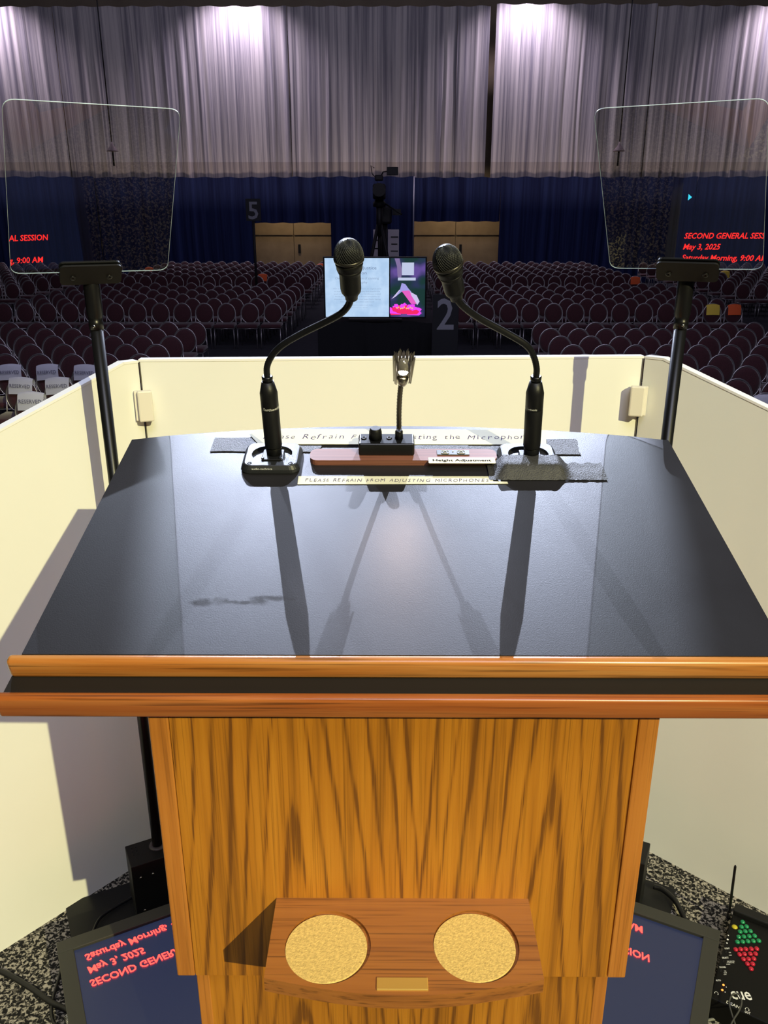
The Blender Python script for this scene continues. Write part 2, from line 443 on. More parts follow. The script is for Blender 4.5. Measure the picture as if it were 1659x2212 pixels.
# doors in the far wall, seen through openings in the blue drape
door_wood = mat('door_wood', (.46, .34, .21), .6, var=.12, vscale=2.0)
def door(n, x0, x1, ztop):
    e = bpy.data.objects.new('door_%d' % n, None); COL.objects.link(e); e.location = ((x0+x1)/2, 35.9, HF); e['kind'] = 'structure'
    xm = (x0+x1)/2
    for a, b in ((x0, xm-.01), (xm+.01, x1)):
        l = MB().box(((a+b)/2, 35.92, (HF+ztop)/2), (b-a, .06, ztop-HF)).build('door_leaf', door_wood, e)
        MB().box(((a+b)/2, 35.86, HF+1.75), (b-a-.05, .03, .12)).build('cross_rail', door_wood, l)
    MB().box((xm+.22, 35.86, HF+1.15), (.10, .06, .34)).build('door_handle', dark_kit, e)
    for sx in (x0-.06, x1+.06): MB().box((sx, 35.9, (HF+ztop)/2), (.12, .14, ztop-HF+.12)).build('door_frame', mat('frame_wood', (.20, .13, .07), .6), e)
door(1, -5.6, -2.2, 1.35); door(2, .9, 4.6, 1.35)
light('door_light_left', 'AREA', (-3.8, 34.6, 2.4), (-3.8, 35.9, .2), 20, (1, .80, .56), 2.6, size_y=.3)
light('door_light_right', 'AREA', (2.7, 34.6, 2.4), (2.7, 35.9, .2), 20, (1, .80, .56), 2.8, size_y=.3)

def drape(name, label, x0, x1, z0, z1, Y, m, amp, seed, step=.03, flare=1.4, lean=0.0):
    rnd = random.Random(seed); W = x1-x0; n = max(8, int(W/step)); prof = []
    # irregular pleats
    xs = []; x = x0-.3
    while x < x1+.4: xs.append((x, rnd.uniform(-1, 1)*rnd.choice((.5, .8, 1.2, 1.6)))); x += rnd.uniform(.05, .19)*rnd.choice((1, 1, 1, 1.7))
    import bisect; kx = [a for a, _ in xs]
    def h(x):
        i = min(max(bisect.bisect(kx, x)-1, 0), len(xs)-2); a, b = xs[i], xs[i+1]; t = (x-a[0])/(b[0]-a[0]); t = t*t*(3-2*t)
        return a[1]*(1-t)+b[1]*t
    rows = 7; mb = MB(); vs = []; fs = []
    for j in range(rows):
        v = j/(rows-1); z = z1+(z0-z1)*v
        for i in range(n+1):
            x = x0+W*i/n
            e = (x-x0)/W-.5
            vs.append((x+lean*e*v*.5, Y+amp*h(x+.03*math.sin(v*5+seed))*(.5+(flare-.5)*v), z+(0.02*math.sin(x*7+seed) if j == 0 else 0)+(.012*math.sin(x*9) if j == rows-1 else 0)))
    for j in range(rows-1):
        for i in range(n):
            a = j*(n+1)+i; fs.append((a, a+1, a+n+2, a+n+1))
    mb.faces(vs, fs, True)
    return tag(mb.build(name, m), label, 'curtain')
WT, WBm = 8.28, 2.55
for (x0, x1, lab, sd) in ((-17.5, -11.92, 'white pleated drape hanging at the far left end of the back wall', 1),
                          (-11.9, -3.62, 'white pleated drape with the bright pool of light left of centre', 2),
                          (-3.60, 2.43, 'white pleated drape hanging behind the video camera', 3),
                          (2.44, 3.58, 'narrow white drape panel just left of the dark slit', 4),
                          (3.80, 9.46, 'white pleated drape just right of the dark slit', 5),
                          (9.48, 17.5, 'white pleated drape at the far right end of the back wall', 6)):
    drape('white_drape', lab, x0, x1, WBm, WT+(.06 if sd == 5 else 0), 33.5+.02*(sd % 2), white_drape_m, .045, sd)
DT = 1.10
for (x0, x1, z0, lab, sd) in ((-18, -11, HF+.01, 'navy blue pleated drape at the far left of the hall', 11),
                              (-11, -5.14, HF+.01, 'navy blue drape left of the left doorway, behind the number 5', 12),
                              (-5.14, -2.19, DT-.02, 'short navy valance drape above the left doorway', 13),
                              (-2.19, .96, HF+.01, 'navy blue drape between the two doorways behind the camera', 14),
                              (.96, 4.20, DT+.03, 'short navy valance drape above the right doorway', 15),
                              (4.20, 11.5, HF+.01, 'navy blue drape right of the right doorway', 16),
                              (11.5, 18, HF+.01, 'navy blue pleated drape at the far right of the hall', 17)):
    drape('blue_drape', lab, x0, x1, z0, 2.68+.01*(sd % 3), 33.25-.02*(sd % 2), blue_drape_m, .05, sd, .04)
t = thing('drape_pipe', 'thin upright metal pipe between camera and right doorway drape', 'pole', (.93, 32.8, HF))
MB().cyl((.93, 32.8, HF), (.93, 32.8, 2.7), .025).build('pipe', mat('pipe_grey', (.25, .26, .32), .4, metal=.6), t)
MB().box((.93, 32.8, HF+.015), (.45, .45, .03)).build('base_plate', dark_kit, t)
for (px, py, lab) in ((243, 325, 'small cone pendant lamp seen through the left prompter glass'), (1337, 325, 'small cone pendant lamp seen through the right prompter glass')):
    p = aty(px, py, 31.5)
    t = thing('pendant_lamp', lab, 'lamp', p)
    MB().lathe([(.02, .28), (.05, .18), (.19, 0.0), (.20, -.03), (.17, -.03)], Matrix.Translation(p), 20).build('lamp_shade', mat('lamp_pink_grey', (.34, .26, .27), .6), t)
    MB().cyl(p+Vector((0, 0, .26)), (p.x, p.y, 12), .02, n=8).build('cord', dark_kit, t)
    MB().cyl(p+Vector((0, 0, -.5)), p+Vector((0, 0, -.02)), .035, n=8).build('stem', dark_kit, t)

# ------------------------------------------------------------------ chairs
def banquet_chair():
    """origin on floor under the middle of the seat, sitter faces -Y"""
    t = thing('banquet_chair', '', 'chair')
    tilt = Matrix.Translation((0, .20, .46)) @ Matrix.Rotation(R(-9), 4, 'X')
    def ell(z, a, b, k, n): return (a*math.cos(2*PI*k/n), 0, z+b*math.sin(2*PI*k/n))
    N_ = 20
    # backrest: thick padded oval
    vs, fs = [], []
    rings = [(.0, .034), (.55, .032), (.88, .022), (1, .0), (.88, -.022), (.55, -.03), (0, -.03)]
    cz, A, B = .205, .178, .197
    idx = []
    for (q, d) in rings:
        if q == 0: idx.append([len(vs)]); vs.append((0, -d, cz)); continue
        idx.append(list(range(len(vs), len(vs)+N_)))
        for k in range(N_): vs.append((A*q*math.cos(2*PI*k/N_), -d, cz+B*q*math.sin(2*PI*k/N_)))
    for a, b in zip(idx, idx[1:]):
        for k in range(N_):
            if len(a) == 1: fs.append((a[0], b[k], b[(k+1) % N_]))
            elif len(b) == 1: fs.append((a[k], a[(k+1) % N_], b[0]))
            else: fs.append((a[k], a[(k+1) % N_], b[(k+1) % N_], b[k]))
    MB().faces([tilt @ Vector(v) for v in vs], fs, True).build('backrest', chair_fabric, t)
    MB().tube([tilt @ Vector(ell(cz, A+.008, B+.008, k, 22)) for k in range(22)], .0105, 6, closed=True).build('back_frame', chair_metal, t)
    MB().box((0, -.01, .45), (.42, .43, .075), bev=.03, seg=2, smooth=True).build('seat', chair_fabric, t)
    MB().tube([(-.20, .19, .405), (-.20, -.21, .405), (.20, -.21, .405), (.20, .19, .405)], .010, 5, closed=True).build('seat_frame', chair_metal, t)
    for sx in (-1, 1):
        MB().tube([(.195*sx, -.20, .40), (.20*sx, -.23, 0)], .0105, 6).build('leg', chair_metal, t)
        MB().tube([tilt @ Vector((.183*sx, 0, .17)), tilt @ Vector((.19*sx, .0, .02)), (.195*sx, .20, .38), (.20*sx, .27, 0)], .0105, 6).build('leg', chair_metal, t)
    return t
proto = banquet_chair()
parts = list(proto.children)
ORD = ['first', 'second', 'third', 'fourth', 'fifth', 'sixth', 'seventh', 'eighth', 'ninth', 'tenth', 'eleventh', 'twelfth', 'thirteenth', 'fourteenth', 'fifteenth', 'sixteenth', 'seventeenth', 'eighteenth']
def wall_y(x):
    if x < 270: return 783+.545*(270-x)
    if x > 1430: return 776+.511*(x-1430)
    return 776
slots = []
def block(bname, sign, xedge, pitch, rows, cols):
    for ri, Y in enumerate(rows):
        for ci in range(cols):
            X = xedge+sign*pitch*ci
            px, py = proj((X, Y+.2, HF+.87))
            if not (-25 < px < 1684): continue
            if py > wall_y(px)-3: continue
            slots.append(dict(x=X+random.uniform(-.012, .012), y=Y+random.uniform(-.02, .02), rz=R(random.uniform(-2, 2)), row=ri, col=ci, block=bname, n=len(rows), d=Y))
fr = [8.5, 9.3, 10.15, 11.0, 11.85, 12.7, 13.55, 14.35]
block('near left block', -1, -3.36, .46, fr, 16)
block('near right block', 1, 2.66, .46, fr, 16)
mr = [17.4, 18.4, 19.4, 20.4, 21.4, 22.4]
block('middle left block', -1, -2.42, .47, mr, 13)
block('middle right block', 1, 1.55, .47, mr, 13)
rr_ = [24.8+i*1.0 for i in range(8)]
block('rear left block', -1, -2.42, .47, rr_, 13)
block('rear right block', 1, 1.55, .47, rr_, 13)
sr = [22.2+i*1.0 for i in range(10)]
block('side left block', -1, -9.9, .47, sr, 12)
block('side right block', 1, 9.3, .47, sr, 12)
slots.sort(key=lambda s: s['d'])
first = True
for s in slots[:300]:
    lab = 'burgundy chair, %s from the centre aisle, %s row of the %s' % (ORD[s['col']], ORD[s['row']] if s['row'] else 'front', s['block'])
    if first: c = proto; first = False
    else:
        c = proto.copy(); COL.objects.link(c)
        for p in parts:
            q = p.copy(); COL.objects.link(q); q.parent = c
    c.location = (s['x'], s['y'], HF); c.rotation_euler = (0, 0, s['rz'])
    c['label'] = lab; c['category'] = 'chair'; c['group'] = 'burgundy banquet chairs in rows across the hall'
    s['done'] = True
# the remaining rows at the back as one mass
rest = slots[300:]
if rest:
    src = bmesh.new(); mi = []
    for p in parts:
        b = bmesh.new(); b.from_mesh(p.data)
        for f in b.faces: f.material_index = 0 if p.data.materials[0] == chair_fabric else 1
        me = bpy.data.meshes.new('tmp'); b.to_mesh(me); b.free(); src.from_mesh(me); bpy.data.meshes.remove(me)
    one = bpy.data.meshes.new('one'); src.to_mesh(one); src.free()
    allm = bmesh.new()
    for s in rest:
        k = one.copy(); k.transform(Matrix.Translation((s['x'], s['y'], HF)) @ Matrix.Rotation(s['rz'], 4, 'Z')); allm.from_mesh(k); bpy.data.meshes.remove(k)
    me = bpy.data.meshes.new('banquet_chairs'); allm.to_mesh(me); allm.free(); me.materials.append(chair_fabric); me.materials.append(chair_metal)
    o = bpy.data.objects.new('banquet_chairs', me); COL.objects.link(o); o['kind'] = 'stuff'
    tag(o, 'furthest rows of burgundy chairs in front of the blue drape', 'chairs')

def nearest_slot(px, py):
    return min(slots, key=lambda s: (proj((s['x'], s['y']+.2, HF+.72))[0]-px)**2+(proj((s['x'], s['y']+.2, HF+.72))[1]-py)**2)
def sheet_on_chair(name, s, m, label, words=None, w_=.29, h_=.21, drop=.0, group=None, skew=0):
    """a paper sheet folded over the top of a chair back"""
    t = thing(name, label, 'paper sign', (s['x'], s['y']+.2, HF+.62), group)
    T = Matrix.Translation((s['x'], s['y'], HF)) @ Matrix.Rotation(s['rz'], 4, 'Z') @ Matrix.Translation((0, .20, .46)) @ Matrix.Rotation(R(-9), 4, 'X') @ Matrix.Rotation(R(skew), 4, 'Y')
    n = 8; vs = []; fs = []; zt = .425-drop
    prof = [(-.050, zt-h_), (-.046, zt-h_*.5), (-.036, zt-.03), (-.018, zt), (.012, zt+.001), (.034, zt-.03), (.040, zt-.10)]
    for (y, z) in prof:
        for i in range(n+1):
            u = i/n-.5; vs.append(T @ Vector((u*w_, y-.012*math.cos(u*PI), z-.02*(2*u)**2*(1 if z > zt-.05 else .2))))
    for j in range(len(prof)-1):
        for i in range(n): a = j*(n+1)+i; fs.append((a, a+1, a+n+2, a+n+1))
    MB().faces(vs, fs, True).build('sheet', m, t)
    if words: text('lettering', words, T @ Matrix.Translation((-w_*.43, -.068, zt-h_*.62)) @ Matrix.Rotation(R(90), 4, 'X'), .042, mat('faint_ink', (.16, .16, .24), .8), t, width=w_*.86, bold=.01)
    return t
for (px, py, lab) in ((22, 817, 'reserved sheet at the left frame edge on the chair row behind two others'), (108, 820, 'reserved sheet, middle one of the three in the further row'),
                      (190, 817, 'reserved sheet partly hidden behind the left prompter pole'), (36, 855, 'reserved sheet nearest the left frame edge in the second reserved row'),
                      (130, 850, 'reserved sheet cut by the white wall in the second reserved row'), (58, 895, 'lowest reserved sheet, just above the white wall')):
    sheet_on_chair('reserved_sign', nearest_slot(px, py), paper_white, 'white folded '+lab, 'RESERVED', .28, .2, .0, 'white reserved sheets', random.uniform(-4, 4))
for (px, py, m, lab) in ((568, 607, paper_orange, 'orange paper sheet on an aisle chair below the number 5 post'), (312, 571, paper_orange, 'orange paper sheet seen through the left prompter glass'),
                         (1388, 607, paper_orange, 'orange paper sheet just left of the right prompter bracket'), (1577, 663, paper_orange, 'orange paper sheet on an end chair right of a yellow one'),
                         (1533, 662, paper_yellow, 'yellow paper sheet on a chair beside the orange one'), (1572, 598, paper_yellow, 'yellow paper sheet on the far right block below the glass'),
                         (690, 576, paper_orange, 'orange sheet over a far aisle chair left of the screen'), (1630, 882, paper_white, 'white sheet on a chair above the right white wall')):
    sheet_on_chair('paper_sign', nearest_slot(px, py), m, lab, None, .27, .22, .03)

# ------------------------------------------------------------------ number signs, camera tower, screen
def number_sign(digit, c, w_, h_, dz, label, pole):
    t = thing('number_sign', label, 'sign', (c.x, c.y, HF))
    b = MB().box((c.x, c.y, c.z), (w_, .03, h_), bev=.004).build('board', sign_black, t)
    text('digit', digit, frame((c.x, c.y-.018, dz), (1, 0, 0), (0, 0, 1)), .5 if digit == '2' else .46, sign_grey, t, width=.27, bold=.015, align='CENTER')
    if pole:
        MB().cyl((c.x-.02, c.y+.03, HF), (c.x-.02, c.y+.03, c.z), .035, n=10).build('post', dark_kit, t)
    MB().box((c.x, c.y+.02, HF+.02), (.5, .5, .04)).build('base_plate', dark_kit, t)
    return t
number_sign('2', Vector((.91, 13.5, -.40)), .42, 1.44, -.22, 'black floor sign with grey digit 2 right of the screen', False)
number_sign('5', Vector((-3.64, 23.7, 1.56)), .40, .56, 1.33, 'black board with grey digit 5 on a tall dark post', True)

# aisle screen on a black draped riser
t = thing('screen_riser', 'low black skirted riser carrying the aisle display screen', 'table', (-.2, 14.5, HF))
MB().box((-.22, 14.6, (HF-.2)/2), (1.9, .7, -.2-HF-.04)).build('top', skirt_black, t)
o = drape('skirt', '', -1.2, .76, HF+.01, -.20, 14.22, skirt_black, .03, 31, .03)
for k in ('label', 'category'): del o[k]
for v in o.data.vertices: v.co -= Vector((-.2, 14.5, HF))
o.parent = t
X0, X1, Z0, Z1 = -1.062, .618, -.122, .842
t = thing('display_screen', 'wide display screen with white text slide and hummingbird photo beside it', 'screen', (-.22, 14.2, -.2))
MB().box(((X0+X1)/2, 14.23, (Z0+Z1)/2), (X1-X0+.03, .05, Z1-Z0+.03), bev=.006).build('bezel', satin_black, t)
MB().box(((X0+X1)/2, 14.35, -.17), (.9, .3, .03)).build('stand', satin_black, t)
xs = .02
def slide_mat():
    m, nt, b, N, L = nodes('slide_glow')
    tc = N('ShaderNodeTexCoord'); n = N('ShaderNodeTexNoise'); n.inputs['Scale'].default_value = 5; n.inputs['Detail'].default_value = 4
    L(tc.outputs['Object'], n.inputs['Vector']); r = N('ShaderNodeValToRGB'); L(n.outputs['Fac'], r.inputs[0])
    r.color_ramp.elements[0].position = .4; r.color_ramp.elements[0].color = (.42, .60, .84, 1)
    r.color_ramp.elements[1].position = .6; r.color_ramp.elements[1].color = (.52, .70, .93, 1)
    L(r.outputs[0], b.inputs['Emission Color']); b.inputs['Emission Strength'].default_value = 1.0; b.inputs['Base Color'].default_value = (.01, .01, .01, 1)
    return m
MB().box(((X0+xs)/2, 14.2, (Z0+Z1)/2), (xs-X0-.02, .006, Z1-Z0-.02)).build('text_slide', slide_mat(), t)
slate = emit('slide_ink', (.16, .22, .36), 1); slate2 = emit('slide_ink_pale', (.27, .36, .52), 1)
cx = (X0+xs)/2
def sl(s, z, sz, wd, m=slate): text('slide_text', s, frame((cx, 14.194, z), (1, 0, 0), (0, 0, 1)), sz, m, t, width=wd, align='CENTER')
sl('New Racial Justice', .655, .052, .64); sl('in Action', .575, .052, .32)
sl('Own an original piece of stunning', .495, .040, .72, slate2); sl('photography', .43, .040, .34, slate2)
for k, (s, wd) in enumerate((('Own a one of a kind piece to restore an original piece', .80), ('of stunning photography of quality and support the', .76), ('work of racial justice and more. Certificates mailed', .78), ('Good people and everyone should remember to', .74), ('choose a fine photograph that helps build lasting', .78), ('help to everyone you often understand', .56))):
    sl(s, .335-k*.042, .020, wd, slate2)
sl('everyone who enters is eligible to win today', .075, .012, .52, slate2); sl('see volunteers for details', .035, .012, .34, slate2)
ph = MB().box(((xs+X1)/2, 14.2, (Z0+Z1)/2), (X1-xs-.02, .006, Z1-Z0-.02))
def photo_mat():
    m, nt, b, N, L = nodes('photo_glow')
    tc = N('ShaderNodeTexCoord'); n = N('ShaderNodeTexNoise'); n.inputs['Scale'].default_value = 3.2; n.inputs['Detail'].default_value = 1.5
    L(tc.outputs['Object'], n.inputs['Vector']); r = N('ShaderNodeValToRGB'); L(n.outputs['Fac'], r.inputs[0])
    r.color_ramp.elements[0].position = .42; r.color_ramp.elements[0].color = (.006, .035, .03, 1)
    r.color_ramp.elements[1].position = .66; r.color_ramp.elements[1].color = (.12, .07, .30, 1)
    e = r.color_ramp.elements.new(.54); e.color = (.02, .03, .09, 1)
    L(r.outputs[0], b.inputs['Emission Color']); b.inputs['Emission Strength'].default_value = 1.0; b.inputs['Base Color'].default_value = (.01, .01, .01, 1)
    return m
photo = ph.build('photo_slide', photo_mat(), t)
PF = frame((xs, 14.195, Z0), (1, 0, 0), (0, 0, 1))      # u 0...598, v 0...964 mm
def flat(pts, m, name, lift=0):
    P = [PF @ Vector((a, b, lift)) for a, b in pts]
    return MB().faces(P, [tuple(range(len(P)))]).build(name, m, t)
mag = emit('petal_magenta', (.80, .06, .85), 1.1); red = emit('petal_red', (.85, .02, .12), 1.1); yel = emit('petal_yellow', (.9, .6, .1), 1.1)
lil = emit('bird_lilac', (.36, .34, .78), 1); lil2 = emit('bird_pink', (.80, .12, .55), 1); pal = emit('bird_pale', (.62, .55, .85), 1); cardm = emit('white_card', (.52, .58, .78), 1)
for k in range(17):                                          # petals fanned round the flower head
    a = R(172-k*10.5); L_ = .27+.03*((k*7) % 3); cxp, cyp = .24, .06
    d = Vector((math.cos(a), math.sin(a)*.55)); nn = Vector((-d.y, d.x)).normalized()*.038
    p0 = Vector((cxp, cyp))+d*.05; p1 = Vector((cxp, cyp))+d*L_
    pts = [p0-nn*.5, p1-nn-d*.05, p1, p1+nn-d*.05, p0+nn*.5]
    flat([(max(.004, min(.585, p.x)), max(.012, p.y)) for p in pts], mag if k % 3 else red, 'petal', .0004*(k % 4)+.0004)
flat([(.10+.02*math.cos(i)*0+(.26+.14*math.cos(2*PI*i/16)-.12), .10+.045*math.sin(2*PI*i/16)) for i in range(16)], red, 'petal', .0024)
for k in range(9): flat([(.12+k*.032+.012*math.cos(2*PI*i/8), .155+.012*math.sin(k*2)+.012*math.sin(2*PI*i/8)) for i in range(8)], yel, 'stamen', .003)
flat([(.10, .34), (.17, .45), (.20, .56), (.26, .54), (.32, .46), (.36, .42), (.28, .40), (.20, .42)], lil, 'bird_head', .001)
flat([(.20, .43), (.32, .44), (.40, .36), (.46, .28), (.44, .22), (.36, .22), (.30, .30)], lil2, 'bird_breast', .0014)
flat([(.34, .42), (.45, .36), (.50, .26), (.46, .20), (.42, .27), (.36, .36)], pal, 'bird_wing', .0018)
flat([(.03, .30), (.10, .34), (.18, .45), (.16, .45)], pal, 'bird_beak', .001)
flat([(.08, .95), (.16, .95), (.20, .78), (.19, .62), (.13, .66), (.12, .82)], emit('stem_mauve', (.22, .16, .34), 1), 'flower_stem', .001)
flat([(.20, .685), (.40, .685), (.40, .885), (.20, .885)], cardm, 'white_card', .002)
flat([(.135, .60), (.43, .60), (.43, .645), (.135, .645)], cardm, 'caption_strip', .002)

# camera on its tripod on a dark platform far down the aisle
cp = Vector((-.27, 23, 1.25))
t = thing('camera_platform', 'dark platform under the far video camera in the aisle', 'platform', (-.2, 23.6, HF))
MB().box((-.2, 23.9, HF+.75), (1.5, 1.8, .06)).build('deck', dark_kit, t)
for sx in (-.9, .5):
    for sy in (23.05, 24.75): MB().cyl((sx, sy, HF), (sx, sy, HF+.73), .03, n=8).build('leg', dark_kit, t)
for sy in (23.05, 24.75): MB().cyl((-.9, sy, HF+.4), (.5, sy, HF+.4), .02, n=8).build('brace', dark_kit, t)
pz = HF+.80
t = thing('camera_tripod', 'tall black tripod holding the video camera above the screen', 'tripod', (-.25, 23.8, pz))
for a in (90, 210, 330): MB().tube([(-.25, 23.8, 1.35), (-.25+.42*math.cos(R(a)), 23.8+.42*math.sin(R(a)), pz)], .045, 8).build('leg', dark_kit, t)
MB().cyl((-.25, 23.8, .9), (-.25, 23.8, 1.75), .085, n=14).build('column', dark_kit, t)
MB().lathe([(.06, 0), (.17, .02), (.17, .12), (.10, .2)], Matrix.Translation((-.25, 23.8, 1.62)), 18).build('fluid_head', dark_kit, t)
MB().tube([(-.1, 23.8, 1.72), (.35, 23.45, 1.45)], .022, 8).build('pan_handle', dark_kit, t)
t = thing('video_camera', 'black broadcast camera silhouetted against the white drape', 'video camera', (-.25, 23.8, 1.82))
MB().box((-.25, 23.8, 2.015), (.34, .75, .39), bev=.05).build('body', dark_kit, t)
MB().lathe([(.13, 0), (.15, .1), (.17, .35)], frame((-.25, 23.42, 2.05), (1, 0, 0), (0, 0, 1)) , 18).build('lens', dark_kit, t)
MB().box((-.26, 23.8, 2.36), (.22, .4, .14), bev=.03).build('handle', dark_kit, t)
MB().box((.10, 23.6, 2.52), (.30, .08, .20), bev=.01).build('viewfinder', dark_kit, t)
MB().tube([(-.2, 23.7, 2.40), (-.15, 23.62, 2.50), (.0, 23.6, 2.52)], .018, 6).build('viewfinder_arm', dark_kit, t)
MB().tube([(-.36, 23.7, 2.38), (-.44, 23.7, 2.46), (-.47, 23.7, 2.66), (-.38, 23.7, 2.6)], .012, 6).build('microphone_arm', dark_kit, t)
t = thing('lower_camera', 'second dark camera on the tripod shaft below the first', 'video camera', (-.1, 24.4, .95))
MB().box((-.12, 24.5, 1.42), (.42, .5, .46), bev=.06).build('body', dark_kit, t)
MB().box((.22, 24.3, 1.50), (.24, .08, .16)).build('viewfinder', dark_kit, t)
MB().cyl((-.12, 24.5, pz), (-.12, 24.5, 1.2), .09, n=12).build('pedestal', dark_kit, t)
t = thing('notice_panel', 'pale printed panel standing behind the camera tripod', 'panel', (0, 28.5, HF))
for (xa, xb) in ((-.50, -.26), (-.02, .34)):
    MB().box(((xa+xb)/2, 28.5, (HF+.95)/2), (xb-xa, .04, .95-HF)).build('board', mat('pale_board', (.75, .70, .75), .7), t)
for k, zz in enumerate((.72, .5, .28, .1)): MB().box((.19, 28.47, zz), (.24-.04*(k % 2), .012, .035)).build('printed_line', dark_kit, t)
for zz in (.62, .36): MB().box((-.38, 28.47, zz), (.14, .012, .035)).build('printed_line', dark_kit, t)

# ------------------------------------------------------------------ white screen round the lectern
FL = Vector((-.546, 1.814, 0)); FR = Vector((.572, 1.864, 0))
t = thing('podium_screen', 'chest high white laminate screen wrapping round the front of the lectern', 'partition', ((FL+FR)/2))
TH_ = .022
def wall_panel(name, a, b, za, zb, extra=None):
    a = Vector((a[0], a[1], 0)); b = Vector((b[0], b[1], 0)); d = (b-a); L_ = d.length; d.normalize()
    n_ = Vector((-d.y, d.x, 0))
    if n_.y < 0: n_ = -n_
    pts = [(0, 0), (0, za)]+(extra or [])+[(L_, zb), (L_, 0)]
    p = MB().prism([(x, z) for x, z in pts], 0, TH_, frame(a, d, (0, 0, 1), n_)).build(name, white_wall, t)
    # bright cap strip along the top
    tp = pts[1:-1]; mb = MB()
    for (x0, z0), (x1, z1) in zip(tp, tp[1:]):
        M = frame(a+Vector((0, 0, z0))+d*x0, (d*(x1-x0)+Vector((0, 0, z1-z0))), n_)
        mb.box((math.hypot(x1-x0, z1-z0)/2, TH_/2, .001), (math.hypot(x1-x0, z1-z0)+.002, TH_+.002, .005), M)
    mb.build('cap_strip', white_edge, p)
    return p
wall_panel('front_panel', FL, FR, 1.286, 1.286)
dL_ = Vector((-.22, -.248, 0)).normalized()
LB = FL+dL_*1.15
slopeL = .095/.2876
wall_panel('left_panel', FL+dL_*.003, LB, 1.286, 1.286-slopeL*(1.15-.035), [(.035, 1.287)])
dR_ = Vector((.215, -.196, 0)).normalized()
RB = FR+dR_*1.15
wall_panel('right_panel', FR+dR_*.003, RB, 1.286, 1.286-slopeL*.97*(1.15-.043), [(.043, 1.287)])
def corner_box(p, px, d0, side, seam):
    """white plastic box straddling the corner seam"""
    y = Vector((0, 0, 1)); z = Vector((.0, -1, 0)); x = Vector((1, 0, 0))
    M = frame(p, x, y, z)
    M = frame(p, (math.cos(R(side)), math.sin(R(side)), 0), (0, 0, 1))
    b = MB().box((0, 0, .006), (.031, .068, .016), M, bev=.003).build('connector_box', white_box, t)
    MB().box((-.004 if side > 0 else .004, -.001, -.006), (.036, .066, .010), M, bev=.001).build('box_back_plate', white_box, b)
    return b
corner_box(Vector((-.535, 1.792, 1.192)), 0, 0, 18, 0)
corner_box(Vector((.560, 1.842, 1.193)), 0, 0, -15, 0)
for p, nm in ((FL, 'l'), (FR, 'r')):
    MB().box((p.x+(.0012 if nm == 'l' else -.0012), p.y-.0005, .643), (.0016, .004, 1.283)).build('corner_seam', seam_dark, t)

# ------------------------------------------------------------------ lectern
CX = .0185
lec = thing('lectern', 'oak lectern with black sloping desk and twin cup shelf', 'lectern', (CX, .98, 0))
O = Vector((.018, .79, 1.145)); SL = math.atan2(.116, .46)
S_ = Vector((0, math.cos(SL), math.sin(SL))); N_ = Vector((0, -math.sin(SL), math.cos(SL)))
DF = frame(O, (1, 0, 0), S_)                  # desk frame: x across, y up the slope, z off the surface
def D(x, s, n=0): return DF @ Vector((x, s, n))
# desk top
arch = [(.418-.836*k/16, .4745+.0455*math.sin(PI*k/16)**.8) for k in range(17)]
desk = MB().prism([(-.416, 0), (.416, 0)]+arch, -.028, 0, DF).build('desk_top', lam, lec)
MB().box((0, -.0045, -.013), (.862, .013, .026), DF, bev=.005, seg=3, smooth=True).build('desk_front_edge', oak_edge, lec)
MB().box((0, -.0115, -.030), (.860, .045, .010), DF).build('pen_ledge', groove_black, lec)
MB().box((0, -.0395, -.0358), (.872, .012, .029), DF, bev=.004, seg=3, smooth=True).build('ledge_front_edge', oak_low_edge, lec)
MB().box((0, .20, -.044), (.66, .40, .030), DF).build('desk_support', groove_black, lec)
# upper case, two corner rails, lower column
bx0, bx1 = -.286, .3235
MB().box((CX+.0005, .985, .83), (.555, .27, .42)).build('upper_case', oak_rail, lec)
MB().box((CX, .848, .828), (.558, .016, .416)).build('front_panel', oak_panel, lec)
for (xa, xb) in ((bx0, bx0+.0245), (bx1-.0245, bx1)):
    MB().box(((xa+xb)/2, .975, .8265), (xb-xa, .27, .417), bev=.002).build('corner_rail', oak_rail, lec)
lx0, lx1 = -.2655, .3065
MB().box((CX, .992, .335), (.53, .24, .67)).build('lower_case', oak_rail, lec)
MB().box((CX+.002, .866, .31), (.538, .014, .62)).build('lower_front_panel', oak_panel, lec)
for (xa, xb) in ((lx0, lx0+.018), (lx1-.018, lx1)):
    MB().box(((xa+xb)/2, .985, .32), (xb-xa, .254, .62), bev=.0015).build('lower_corner_rail', oak_rail, lec)
